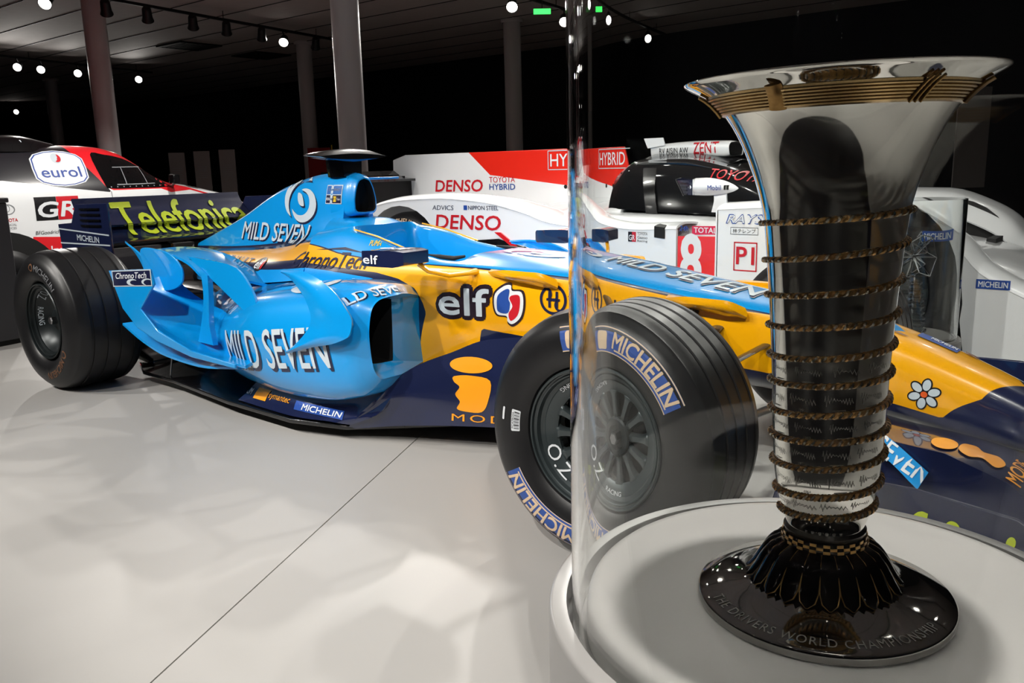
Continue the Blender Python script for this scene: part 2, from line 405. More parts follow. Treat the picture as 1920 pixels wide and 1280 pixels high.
# dark plinth cut by the left edge
t = thing('dark_plinth', 'dark grey square plinth beside the rear wheel of the blue car', 'plinth', (-4.76, -.78, 0), rz=.2)
bevel(G().box(-.3, -.3, .03, .3, .3, .86).go('plinth_body', mat('charcoal_lacquer', (66, 66, 70), .4), t), .006)
bevel(G().box(-.29, -.29, .0, .29, .29, .03).go('plinth_foot', m_matte, t), .002)
bevel(G().box(-.31, -.31, .86, .31, .31, .89).go('plinth_top', mat('charcoal_lacquer', (66, 66, 70), .4), t), .006)
# red banner
t = thing('red_banner', 'dark red upright banner beside the slim distant pillar', 'banner', (-12.4, 8.2, 0), rz=.69)
G().box(-.22, 0, .1, .22, .02, 1.45).go('cloth', mat('dull_red_cloth', (150, 22, 26), .7, noise=.1, nscale=10), t)
G().tube([(.25, .01, 0), (.25, .01, 1.5)], .012).go('pole', p_yel, t); G().box(-.25, -.1, 0, .3, .12, .02).go('foot', m_matte, t)

# ------------------------------------------------------------------ lamps: tracks and spot heads
m_lens = bpy.data.materials.new('lamp_lens'); m_lens.use_nodes = True
_e = m_lens.node_tree.nodes['Principled BSDF']; _e.inputs['Emission Color'].default_value = (1, .95, .88, 1); _e.inputs['Emission Strength'].default_value = 14; _e.inputs['Base Color'].default_value = (1, 1, 1, 1)
m_head = mat('black_lamp_housing', (14, 14, 17), .5)
HB = G().lathe([(.0, .2), (.05, .2), (.062, .18), (.07, .05), (.085, .0), (.078, .0), (.062, .05), (.06, .052), (0, .052)], 20)
def _lamp_meshes():
    a = mesh('housing', HB.v, HB.f, m_head, angle=40); b = G().lathe([(.0, .047), (.074, .012)], 20).go('lens', m_lens); c = G().box(-.008, -.03, .17, .008, .03, .36).go('yoke', m_head)
    r = [o.data for o in (a, b, c)]
    for o in (a, b, c): bpy.data.objects.remove(o)
    return r
LM = _lamp_meshes()
def lamp(pos, aim, lb, group, lit=True, power=0.0, cone=50, top=3.339, blend=.5, size=.05):
    """spot head hung at pos; power > 0 adds its own light"""
    p = Vector(pos); d = (Vector(aim)-p).normalized(); q = d.to_track_quat('-Z', 'Y')
    t = thing('spot_lamp', lb, 'lamp', p, group); t.rotation_euler = q.to_euler()
    for nm, me in zip(('housing', 'lens'), LM):
        o = bpy.data.objects.new(nm, me); C.objects.link(o); o.parent = t
        if nm == 'lens' and not lit: o.data = DARKLENS
    y = G().tube([q.inverted() @ Vector((0, 0, top-p.z)), (0, 0, .19)], .012, 8).go('stem', m_head, t)
    if power > 0:
        l = bpy.data.lights.new('spot', 'SPOT'); l.energy = power; l.spot_size = math.radians(cone); l.spot_blend = blend; l.shadow_soft_size = size; l.color = (1, .96, .90)
        o = bpy.data.objects.new('spot_light', l); C.objects.link(o); o.parent = t; o.location = (0, 0, -.005)
    return t
_d = G().lathe([(.0, .047), (.074, .012)], 20).go('lens', mat('unlit_lens', (40, 40, 44), .3)); DARKLENS = _d.data; bpy.data.objects.remove(_d)
def track(a, b, lb):
    a, b = Vector(a), Vector(b); d = b-a; t = thing('lamp_track', lb, 'track', a)
    g = G(); n = Vector((-d.y, d.x, 0)).normalized()*.02
    g.prism([-n, n, n+Vector((0, 0, .04)), -n+Vector((0, 0, .04))], d); g.go('rail', m_head, t)
    for k in range(4):
        f = .1+.27*k; G().tube([d*f+Vector((0, 0, .04)), d*f+Vector((0, 0, .15))], .006, 6).go('hanger', m_head, t)
track((-10.2, .5, 3.34), (-11.75, 8.4, 3.34), 'long black lamp track carrying unlit heads beside the thick pillar')
track((-17.2, 3.5, 3.34), (-18.45, 8.3, 3.34), 'black lamp track carrying four lit heads over the truck')
on = lambda p: (p[0]+1.0, p[1]-1.2, 0)
for y, lit in ((2.62, 1), (3.5, 0), (4.15, 0), (4.95, 0), (5.6, 0), (6.35, 0), (6.85, 1), (7.65, 0)):
    x = -10.2-1.55*(y-.5)/7.9; aim = (x+3.5, y-3.5, 0) if lit else (x-2.5, y+1.5, 0)
    lamp((x, y, 3.16), aim, 'lit spot lamp on the long black track' if lit else 'unlit black spot head on the long black track', 'lit heads on the long track' if lit else 'unlit heads on the long track', lit, LAMP_W*.7 if lit else 0, 85)
for p in ((-18.346, 7.9), (-17.94, 6.34), (-17.72, 5.5), (-17.59, 5.0)): lamp((p[0], p[1], 3.17), (p[0]+6, p[1]-4.5, .3), 'small lit lamp on the track over the rally truck', 'four lit lamps over the truck', True, LAMP_W*.5, 80)
lamp((-29.8, 9.7, 3.17), (-20, 2, .5), 'single faraway lit lamp under the dark ceiling', None, top=3.4995)
track((-6.62, 6.4, 3.34), (-7.5, 12.2, 3.34), 'lamp track beyond the red and white tail fin')
for p in ((-6.745, 7.23), (-6.985, 8.81), (-7.35, 11.2)): lamp((p[0], p[1], 3.17), (p[0]+3, p[1]-4, 0), 'lit lamp hanging beyond the red and white tail fin', 'lamps beyond the white race car', True, LAMP_W*.5, 80)
# unseen tracks above and behind the viewer, added to light the scene
track((-5.2, 2.9, 3.34), (2.6, 2.9, 3.34), 'lamp track above the gap between the two race cars')
track((-5.2, -3.4, 3.34), (2.6, -3.4, 3.34), 'lamp track above the open floor facing the blue car')
KEY = [((-4.4, 2.9), (-3.2, .2)), ((-2.9, 2.9), (-2.2, -.2)), ((-1.5, 2.9), (-1.1, -.2)), ((-.2, 2.9), (-.1, 0)), ((1.4, 2.9), (.9, 0))]
for p, a in KEY: lamp((p[0], p[1], 3.16), (a[0], a[1], .4), 'lit lamp over the gap between the two race cars', 'lamps between the race cars', True, LAMP_W*(1.0 if p[0] < -1 else .75 if p[0] < 0 else .3), 62)
KEY2 = [((-4.6, -3.4), (-3.2, -.2)), ((-3.0, -3.4), (-2.0, -.3)), ((-1.4, -3.4), (-1.0, -.3)), ((.3, -3.4), (.2, -.3)), ((2.2, -3.4), (1.0, -.6))]
for p, a in KEY2: lamp((p[0], p[1], 3.16), (a[0], a[1], .4), 'lit lamp over the open floor facing the blue car', 'lamps facing the blue car', True, LAMP_W*1.2, 62)
lamp((.834, -1.45, 3.16), (.834, -1.59, .5), 'lit lamp straight above the big silver trophy', None, True, LAMP_W*.85, 22)
track((-6.2, 5.2, 3.34), (1.8, 5.2, 3.34), 'lamp track beyond the white race car')
for p, a in (((-4.6, 5.2), (-3.2, 2.3)), ((-2.2, 5.2), (-1.4, 2.3)), ((.6, 5.2), (.2, 2.3))): lamp((p[0], p[1], 3.16), (a[0], a[1], .5), 'lit lamp beyond the white race car', 'lamps lighting the white car from behind', True, LAMP_W*(.7 if p[0] < 0 else .1), 60)
for p, a in (((-3.2, .9), (-2.9, 1.7)), ((-1.0, .9), (-1.2, 1.7)), ((.8, .9), (.2, 2.0))): lamp((p[0], p[1], 3.16), (a[0], a[1], .6), 'lit lamp above the blue car turned to the white one', 'lamps lighting the white car', True, LAMP_W*(.62 if p[0] < 0 else .12), 62)
for p, a in (((-5.6, .3), (-8.3, .9)), ((-5.6, 2.6), (-8.4, 2.4))): lamp((p[0], p[1], 3.16), (a[0], a[1], .7), 'lit lamp turned to the flank of the rally truck', 'lamps lighting the truck', True, LAMP_W*1.5, 60)
track((-5, .9, 3.34), (2, .9, 3.34), 'lamp track straight above the blue car'); track((-5.6, -1.4, 3.34), (-5.6, 3.6, 3.34), 'short lamp track facing the rally truck')
for i in range(9): lamp((-7+i*1.9, -6.5, 3.16), (-7+i*1.9, -5.6, 0), 'lit lamp near the entrance wall', 'row of lamps near the entrance wall', True, LAMP_W*.4 if i % 2 else 0, 70)
track((-8, -6.5, 3.34), (9, -6.5, 3.34), 'lamp track near the entrance wall')

t = thing('exit_sign', 'small glowing green exit sign near the ceiling by the lit lamp', 'sign', (-6.5, 7.6, 3.13), rz=.69)
G().box(-.12, 0, -.035, .12, .03, .035).go('sign_box', mat('green_sign_glow', (60, 220, 90), .5, emit=2.5), t); G().tube([(0, .015, .035), (0, .015, .3695)], .006, 6).go('hanger', m_head, t)
# ------------------------------------------------------------------ show case with the big trophy
AX = Vector((.834, -1.59, 0)); VN = Vector((AX.x-1.14, AX.y+2.545, 0)).normalized(); VT = Vector((VN.y, -VN.x, 0))
PZ = .48
t = thing('display_plinth', 'round satin grey plinth under the big silver trophy', 'plinth', (AX.x, AX.y, 0))
G().lathe([(.31, .0), (.31, .02), (.322, .02), (.322, .03)], 96).go('plinth_foot', m_matte, t)
G().lathe([(.322, .03), (.334, .034), (.334, PZ-.006), (.332, PZ-.0015), (.329, PZ), (.3125, PZ), (.3115, PZ-.002), (.3115, PZ-.03), (.286, PZ-.03)], 128).go('plinth_body', m_plinth, t, angle=60)
G().lathe([(.0, PZ+.001), (.2, PZ+.001), (.235, PZ+.002), (.258, PZ+.007), (.272, PZ+.011), (.281, PZ+.0105), (.2865, PZ+.006), (.288, PZ-.004), (.288, PZ-.03)], 128).go('silver_dish', m_disc, t, angle=60)
case = G().lathe([(.3055, PZ-.028), (.3055, 1.328), (.3040, 1.33), (.2990, 1.33), (.2975, 1.328), (.2975, PZ-.028)], 160, closed=True)
tag(case.go('glass_cylinder', m_glass, loc=(AX.x, AX.y, 0), angle=15), 'tall clear acrylic cylinder enclosing the big silver trophy', 'display case')

tr = thing('trophy', 'tall flared silver trophy wound with a gilt spiral cord on a round foot', 'trophy', (AX.x-VT.x*.008, AX.y-VT.y*.008, PZ+.0035))
tr.matrix_world = Matrix.Translation(tr.location) @ Matrix.Rotation(math.radians(-1.0), 4, VN)
Z0 = PZ+.0035
prof = [(.040, .560), (.0415, .575), (.047, .592), (.053, .615), (.058, .65), (.0605, .695), (.0625, .757), (.0655, .819), (.0695, .878), (.0755, .938), (.082, .967), (.0915, .995), (.1025, 1.02), (.118, 1.046), (.132, 1.0605), (.160, 1.0765)]
pz = np.array([p[1] for p in prof]); pr = np.array([p[0] for p in prof])
def rad(z): return float(pchip(pz, pr, np.array([z]))[0])
zz = np.concatenate([np.linspace(.56, 1.04, 60), np.linspace(1.044, 1.0765, 14)])
outer = [(rad(z), z-Z0) for z in zz]; inner = [(max(.004, r-.0035), z+.0012) for r, z in outer][::-1]
bd = G().lathe(outer+[(.1612, 1.0785-Z0), (.1605, 1.0795-Z0)]+inner+[(.0, .565-Z0)], 128).go('vase', m_silver, tr, angle=60)
G().lathe([(.0, .0), (.1435, .0), (.1445, .002), (.1445, .0105), (.1425, .0125), (.120, .0165), (.095, .0225), (.075, .033), (.06, .05), (.048, .075), (.040, .088)], 128).go('foot', mat('silver_dark_reflection', (150, 148, 145), .06, metal=1), tr, angle=45)  # foot silver darkened in its base colour for the black it reflects
# spiral cord: a core with two twisted strands
ZL = [.598, .622, .656, .688, .717, .751, .78, .814, .848, .887, .928, .955]
def coil_path(dr, zoff, n=36, wob=0.0, ph=0.0):
    out = []; m = len(ZL)-1
    for i in range(int(m*n)-n//2+1):
        a = i/n; z = float(np.interp(a, range(len(ZL)), ZL))
        ang = -PI/2+2*PI*a      # left side seen from the front, then across the front to the right
        r = rad(z)+dr+wob*math.cos(ph+ang*44); z2 = z+zoff+wob*math.sin(ph+ang*44)
        d = VT*math.sin(ang)-VN*math.cos(ang); out.append((d.x*r, d.y*r, z2-Z0))
    return out
cord = G().tube(coil_path(.002, 0), .0030, 6).go('spiral_cord', m_gold, tr)
for k in (0, 1): G().tube(coil_path(.0027, 0, n=330, wob=.0017, ph=PI*k), .0017, 4).go('cord_strand', mat('cord_silver', (150, 144, 134), .25, metal=1) if k else mat('cord_bronze', (172, 134, 88), .28, metal=1), cord)
# reeded band under the lip with bindings
m_reed = mat('gilt_reeded_band', (176, 148, 104), .26, metal=1)
bp = []
for i in range(6):
    z = 1.047+.0028*i; r = rad(z)+.0030
    bp += [(r, z-.0013-Z0), (r+.0014, z-Z0), (r+.0007, z+.0012-Z0)]
reed = G().lathe([(rad(1.0445), 1.0445-Z0)]+bp+[(rad(1.0645), 1.0645-Z0)], 128).go('reeded_band', m_reed, tr, angle=20)
for k, a in enumerate((-1.36, -.42, .62, 1.32, 2.4, 3.6)):
    cs, sn = math.cos(a), math.sin(a); d = VT*sn-VN*cs; tg = VT*cs+VN*sn
    for j in (-1, 0, 1) if k != 1 else (0,):
        p = [(d*(rad(z)+.0048)+tg*(.006*j+.010*(z-1.055)/.01*.3)+Vector((0, 0, z-Z0))) for z in (1.044, 1.05, 1.056, 1.062, 1.066)]
        G().tube(p, .0015 if k != 1 else .008, 8, sy=1 if k != 1 else .2).go('binding', m_gold, reed)
# collar with a two-row chequer and the leaf calyx
collar = G().lathe([(.040, .074), (.0455, .074), (.0475, .078), (.0465, .083), (.044, .0865), (.0455, .090), (.046, .0935), (.0435, .097), (.040, .0975)], 96).go('collar', m_dksil, tr, angle=40)
for row in range(3):
    for i in range(40):
        if (i+row) % 2: continue
        a = 2*PI*i/40; r = .0478-.0008*row; z = .0775+.0035*row
        g = G(); p = []
        for aa, zq in ((a, z), (a+2*PI/40, z), (a+2*PI/40, z+.0034), (a, z+.0034)): p.append((r*math.cos(aa), r*math.sin(aa), zq))
        nn = Vector((math.cos(a+.08), math.sin(a+.08), 0))*.0011
        g.prism(p, nn).go('chequer_stud', m_gold, collar, smooth=False)
NP = 22
def petal(i, inner):
    a = 2*PI*(i+(.5 if inner else 0))/NP; w = 2*PI/NP*.5*(1.0 if not inner else .8)
    S_ = [(.0445, .0765), (.0585, .0690), (.0690, .056), (.0765, .043), (.0825, .034), (.0865, .0295)]
    W_ = [.9, 1.0, 1.0, .95, .68, .06]
    gr = []; lift = 0 if not inner else -.0016
    for (r, z), ww in zip(S_, W_):
        row = []
        for q in (-1, -.5, 0, .5, 1):
            b = a+w*ww*q; rr = r+.0022*(1-q*q)+lift; row.append((rr*math.cos(b), rr*math.sin(b), z+.0012*(1-q*q)+lift))
        gr.append(row)
    pt_ = sheet('petal', gr, .0012, mat('blackened_silver', (44, 42, 42), .1, metal=1), tr, 3, 2)
    if not inner:
        e = [gr[k][0] for k in range(6)]+[gr[k][4] for k in range(5, -1, -1)]
        e = [tuple(Vector(p)+Vector((p[0], p[1], 0)).normalized()*.0006) for p in e]
        G().tube(e, .0008, 5).go('petal_edge', m_gold, pt_); G().tube([gr[k][2] for k in range(6)], .0006, 4).go('petal_rib', m_dksil, pt_)
for i in range(NP): petal(i, True); petal(i, False)
# engraving round the foot and signatures between the cords
def footmap(r0):
    def fn(x, y):
        r = r0-y; a = x/r0; z = float(np.interp(r, [.095, .12, .1425], [.0225, .0165, .0125]))+.0006
        d = VT*math.sin(a)-VN*math.cos(a); return (d.x*r, d.y*r, z)
    return fn
mark('foot_lettering', dense(text2d("THE DRIVERS WORLD CHAMPIONSHIP", .0125, .285, bold=-.012, space=1.15), .006), footmap(.128), m_engr, tr)
rs = random.Random(5)
def ribbon(pts, w):
    v = []; f = []
    for i, p in enumerate(pts):
        a = Vector(pts[min(i+1, len(pts)-1)])-Vector(pts[max(i-1, 0)]); n = Vector((-a.y, a.x)).normalized()*w/2 if a.length > 0 else Vector((0, w/2))
        v += [(p[0]-n.x, p[1]-n.y), (p[0]+n.x, p[1]+n.y)]
    for i in range(len(pts)-1): f.append((2*i, 2*i+1, 2*i+3, 2*i+2))
    return (np.array(v), f)
def signature(w, h):
    n = rs.randint(7, 11); p = []
    for i in range(n*6):
        u = i/(n*6-1); amp = h*(.5 if i < 8 else .18+.12*math.sin(u*9+rs.random())); p.append((-w/2+w*u+.18*w/n*math.sin(i*1.05*2), amp*math.sin(i*1.05)+h*.1*math.sin(u*5)))
    return ribbon(p, .0006)
def bandmap(zc, a0):
    def fn(x, y):
        z = zc+y; r = rad(z)+.0007; a = a0+x/r; d = VT*math.sin(a)-VN*math.cos(a); return (d.x*r, d.y*r, z-Z0+ (a*.004))
    return fn
YR = {0: '1953', 1: '1961', 2: '1972', 3: '1982', 4: '1991'}
for k in range(6):
    zc = (ZL[k]+ZL[k+1])/2+.006
    for j in range(4):
        a0 = -1.05+.62*j+.1*(k % 2); hh = (ZL[k+1]-ZL[k])*.42
        mark('engraved_signature', dense(signature(.030, hh), .004), bandmap(zc+.002, a0), m_engr, tr)
        if k in YR and j == 1: mark('engraved_year', dense(text2d(YR[k], .0032), .003), bandmap(zc-.0085, a0), m_engr, tr)
        else: mark('engraved_year', dense(rect2d(.014, .0008), .004), bandmap(zc-.0085, a0), m_engr, tr)

# ------------------------------------------------------------------ second case with the crystal trophy
CX, CY, CZ = .235, 1.2, .27
t = thing('small_plinth', 'low round dark grey plinth under the crystal star trophy', 'plinth', (CX, CY, 0))
G().lathe([(.0, 0), (.19, 0), (.19, CZ-.008), (.184, CZ), (0, CZ)], 64).go('plinth_body', mat('mid_grey_lacquer', (120, 118, 116), .4), t)
G().lathe([(.15, CZ), (.15, CZ+.006), (.0, CZ+.006)], 64).go('plinth_disc', m_disc, t)
tag(G().lathe([(.172, CZ+.0005), (.172, .828), (.1715, .83), (.168, .83), (.1675, .828), (.1675, CZ+.0005)], 96, closed=True).go('small_glass_cylinder', m_glass, loc=(CX, CY, 0), angle=15), 'clear acrylic cylinder standing behind the yellow nose', 'display case')
t = thing('crystal_trophy', 'spiky crystal and wire star trophy inside the smaller cylinder', 'trophy', (CX-.02, CY, CZ+.006))
m_wire = mat('bright_wire', (205, 208, 210), .16, metal=1)
for k in range(9):
    s = .062-.003*k; g = G().box(-s, -s*.7, .004+k*.024, s, s*.7, .018+k*.024); bevel(g.go('crystal_slab', m_crys, t), .003)
G().tube([(0, 0, 0), (0, 0, .24)], .012, 8).go('stem', m_wire, t)
rs2 = random.Random(3)
tips = []
for k in range(16):
    a = k*2.399963; zz_ = 1-2*(k+.5)/16; r = math.sqrt(1-zz_*zz_); L_ = rs2.uniform(.075, .135); tips.append(Vector((r*math.cos(a)*L_, r*math.sin(a)*L_, .31+zz_*L_)))
for p in tips: G().tube([Vector((0, 0, .31)), p], [.006, .0018], 6).go('star_spike', m_wire, t)
for i in range(16):
    for j in sorted(range(16), key=lambda q: (tips[q]-tips[i]).length)[1:4]:
        if i < j: G().tube([tips[i], tips[j]], .0022, 5).go('star_strut', m_wire, t)
# ------------------------------------------------------------------ the blue and yellow single-seater; origin = floor under the front axle, +x = nose
car = thing('formula_car', 'blue and yellow open-wheel racing car with navy wings and grooved tyres', 'race car')
def M2(pts): return [(-y, z) for y, z in pts]
# --- survival cell and nose
mono = [(-1.86, [(0, .745), (.10, .75), (.18, .742), (.222, .726), (.27, .655), (.32, .58), (.34, .45), (.33, .25), (.30, .10), (0, .09)]),
        (-1.66, [(0, .765), (.10, .768), (.17, .766), (.212, .75), (.268, .652), (.312, .575), (.33, .42), (.32, .25), (.28, .10), (0, .09)]),
        (-1.63, [(0, .40), (.14, .42), (.175, .742), (.21, .748), (.268, .651), (.31, .572), (.328, .42), (.318, .25), (.28, .10), (0, .09)]),
        (-1.48, [(0, .38), (.15, .39), (.188, .720), (.214, .727), (.267, .649), (.303, .57), (.32, .42), (.307, .24), (.26, .10), (0, .09)]),
        (-1.30, [(0, .36), (.16, .37), (.197, .676), (.219, .683), (.267, .647), (.297, .57), (.31, .42), (.29, .24), (.22, .10), (0, .09)]),
        (-1.03, [(0, .36), (.15, .37), (.186, .650), (.213, .657), (.263, .645), (.286, .57), (.29, .42), (.26, .24), (.15, .12), (0, .11)]),
        (-1.00, [(0, .680), (.10, .680), (.17, .672), (.212, .660), (.261, .645), (.284, .57), (.288, .42), (.257, .24), (.15, .13), (0, .12)]),
        (-.6, [(0, .668), (.08, .667), (.145, .660), (.186, .650), (.223, .632), (.24, .56), (.24, .45), (.20, .30), (.10, .20), (0, .19)]),
        (-.05, [(0, .606), (.06, .605), (.105, .600), (.135, .592), (.158, .572), (.168, .51), (.168, .45), (.145, .36), (.07, .31), (0, .30)]),
        (.4, [(0, .537), (.04, .536), (.075, .532), (.10, .522), (.122, .502), (.132, .45), (.127, .39), (.105, .32), (.05, .28), (0, .275)]),
        (.75, [(0, .425), (.03, .424), (.06, .42), (.082, .41), (.098, .392), (.107, .355), (.106, .315), (.09, .262), (.04, .238), (0, .235)]),
        (.95, [(0, .335), (.022, .334), (.045, .33), (.062, .322), (.074, .31), (.08, .288), (.078, .265), (.066, .24), (.03, .226), (0, .225)]),
        (1.03, [(0, .268), (.006, .268), (.012, .267), (.017, .265), (.02, .262), (.021, .257), (.02, .251), (.017, .247), (.008, .244), (0, .244)])]
V = lambda k: k/9.0
top = [(-1.9, V(3.45)), (-1.66, V(3.85)), (-1.42, V(4.0)), (-1.3, V(4.0)), (-.6, V(4.0)), (0, V(3.9)), (.30, V(3.6)), (.44, V(2.2)), (.50, V(0)), (1.1, V(-1))]
tp2 = [(u, v+(V(.05) if u < -1 else V(.22) if u < -.3 else V(.30)) if u < .3 else v) for u, v in top]
bot = [(-1.9, V(7.4)), (-1.24, V(7.3)), (-1.10, V(7.0)), (-.9, V(6.4)), (-.872, V(6.25)), (-.868, V(6.0)), (-.55, V(6.4)), (0, V(6.75)), (.4, V(6.7)), (.52, V(6.6)), (.64, V(6.55)), (.74, V(4.6)), (.80, V(1.6)), (.83, V(-.2)), (1.1, V(-1))]
m_mono = livery('monocoque_livery', BLUE, [
    (top, [(0, 2)], NAVY), (tp2, bot, YEL), (bot, [(0, 2)], NAVY),
    ([(-1.9, V(4.5)), (-1.6, V(4.55)), (-1.4, V(4.65)), (-1.27, V(4.85)), (-1.18, V(5.15)), (-1.13, V(5.6)), (-1.125, V(5.75)), (-1.12, 1.5), (1.1, 1.5)], [(-1.9, 1.4), (-1.23, 1.4), (-1.22, V(7.4)), (-1.125, V(5.75)), (-1.12, -.1), (1.1, -.1)], NAVY),
    ([(-1.9, V(4.75)), (-1.6, V(4.8)), (-1.43, V(4.9)), (-1.30, V(5.1)), (-1.215, V(5.4)), (-1.175, V(5.75)), (-1.17, 1.5), (1.1, 1.5)], [(-1.9, 1.4), (-1.28, 1.4), (-1.265, V(7.4)), (-1.175, V(5.9)), (-1.17, -.1), (1.1, -.1)], BLUE),
    ([(-1.9, 1.9), (-1.655, 1.9), (-1.65, -.1), (-1.005, -.1), (-1.0, 1.9), (1.1, 1.9)], [(-1.9, V(1.15)), (1.1, V(1.15))], (14, 14, 16))], -1.9, 1.1)
chassis = loft('monocoque', [(x, M2(r)) for x, r in mono], m_mono, car, nx=9, nr=6)
# black padding on the front cockpit rim and yellow pinstripes along both cockpit edges
for s in (-1, 1):
    G().tube([(-1.19, s*.203, .672), (-1.13, s*.203, .668), (-1.06, s*.199, .664), (-1.02, s*.182, .672)], [.004, .010, .011, .006], 8, sy=.8).go('cockpit_padding', m_matte, car)
    G().tube([(-1.62, s*.198, .757), (-1.48, s*.203, .734), (-1.30, s*.21, .690)], .0035, 6).go('pinstripe', m_yel, car)
# --- headrest
loft('headrest', [(-1.88, M2([(0, .80), (.08, .795), (.13, .77), (.16, .72), (.16, .70), (0, .70)])), (-1.74, M2([(0, .79), (.09, .788), (.15, .768), (.175, .73), (.175, .70), (0, .70)])),
                  (-1.66, M2([(0, .765), (.09, .766), (.14, .758), (.16, .735), (.16, .71), (0, .71)]))], m_blue, car, nx=5, nr=4)
# --- engine cover and air intake
ec = [(-1.82, [(0, .988), (.042, .972), (.074, .88), (.086, .80), (.105, .745), (.19, .70), (.295, .625), (.34, .55)]),
      (-2.0, [(0, .986), (.038, .968), (.072, .88), (.09, .79), (.12, .72), (.195, .672), (.30, .602), (.35, .53)]),
      (-2.3, [(0, .934), (.022, .918), (.05, .83), (.07, .745), (.10, .668), (.18, .628), (.26, .575), (.30, .50)]),
      (-2.74, [(0, .768), (.012, .758), (.03, .715), (.045, .675), (.062, .632), (.14, .602), (.20, .56), (.23, .48)]),
      (-3.0, [(0, .680), (.008, .673), (.015, .655), (.02, .642), (.03, .622), (.07, .585), (.10, .54), (.12, .46)]),
      (-3.15, [(0, .632), (.003, .630), (.006, .626), (.008, .622), (.010, .616), (.015, .58), (.02, .54), (.025, .46)])]
E7 = lambda k: k/7.0
m_ec = livery('engine_cover_livery', BLUE, [
    ([(-3.2, E7(3.9)), (-2.1, E7(4.0)), (-2.0, E7(4.5)), (-1.9, E7(4.8)), (-1.8, E7(4.7))], [(-3.2, 2), (-1.8, 2)], NAVY),
    ([(-3.2, E7(4.7)), (-2.75, E7(4.6)), (-2.3, E7(4.55)), (-2.12, E7(4.7)), (-1.98, E7(4.72)), (-1.9, E7(4.86)), (-1.8, E7(4.9))], [(-3.2, E7(5.6)), (-2.4, E7(5.7)), (-2.15, E7(5.75)), (-1.8, E7(5.85))], YEL),
    ([(-3.2, E7(6.2)), (-2.2, E7(6.2)), (-1.8, E7(6.35))], [(-3.2, 2), (-1.8, 2)], BLUE)], -3.2, -1.8)
cover = loft('engine_cover', [(x, M2(r)) for x, r in ec], m_ec, car, nx=9, nr=6)
ab = [(-1.905, [(0, .985), (.035, .975), (.066, .93), (.082, .86), (.085, .82), (.07, .79), (0, .785)]), (-1.80, [(0, .985), (.036, .974), (.064, .925), (.077, .86), (.078, .825), (.058, .802), (0, .798)]), (-1.775, [(0, .974), (.03, .964), (.055, .92), (.068, .86), (.068, .83), (.05, .81), (0, .807)])]
airbox = loft('airbox', [(x, M2(r)) for x, r in ab], m_blue, car, nx=5, nr=6, cap=(True, False))
lip = ab[2][1]
def shr(r, k, dz=.0): c = (0, .88); return [(c[0]+(y-c[0])*k, c[1]+(z-c[1])*k+dz) for y, z in r]
loft('airbox_throat', [(-1.775, M2(lip)), (-1.7685, M2(shr(lip, .94))), (-1.768, M2(shr(lip, .865)))], m_blue, car, nx=3, nr=6, cap=(False, False))
loft('intake_duct', [(-1.769, M2(shr(lip, .87))), (-1.814, M2(shr(lip, .84)))], m_matte, car, nx=3, nr=6, cap=(True, False))
# camera pod on the roll hoop
g = G()
for s in (-1,):
    gr = [[(-1.95, y, 1.063+.006*abs(y)/.19), (-1.90, y, 1.073), (-1.85, y, 1.072), (-1.815, y, 1.062)] for y in (-.195, -.1, 0, .1, .195)]
pod = loft('camera_pod', [(-1.965, [(.15, 1.066), (.10, 1.068), (0, 1.068), (-.10, 1.068), (-.15, 1.066), (-.1, 1.064), (0, 1.064), (.1, 1.064)]), (-1.93, [(.195, 1.066), (.11, 1.082), (0, 1.088), (-.11, 1.082), (-.195, 1.066), (-.11, 1.056), (0, 1.052), (.11, 1.056)]),
                          (-1.86, [(.2, 1.062), (.12, 1.084), (0, 1.092), (-.12, 1.084), (-.2, 1.062), (-.12, 1.05), (0, 1.045), (.12, 1.05)]), (-1.815, [(.19, 1.058), (.11, 1.066), (0, 1.07), (-.11, 1.066), (-.19, 1.058), (-.11, 1.048), (0, 1.045), (.11, 1.048)])], m_black, car, nx=4, nr=5, mirror=False, closed=True)
loft('pod_underside', [(-1.94, [(.15, 1.056), (0, 1.05), (-.15, 1.056), (0, 1.04)]), (-1.83, [(.15, 1.05), (0, 1.045), (-.15, 1.05), (0, 1.036)])], m_blue, car, nx=3, nr=4, mirror=False, closed=True)
loft('pod_stem', [(-1.95, [(.05, .97), (.06, 1.055), (-.06, 1.055), (-.05, .97)]), (-1.90, [(.065, .97), (.07, 1.05), (-.07, 1.05), (-.065, .97)]), (-1.84, [(.05, .97), (.055, 1.05), (-.055, 1.05), (-.05, .97)])], m_black, car, nx=3, nr=2, mirror=False, closed=True)
plate('roll_hoop_blade', [(-1.86, .06), (-1.81, .06), (-1.81, .25), (-1.85, .25)], .955, .010, m_blue, car, axis='z', bev=.003)

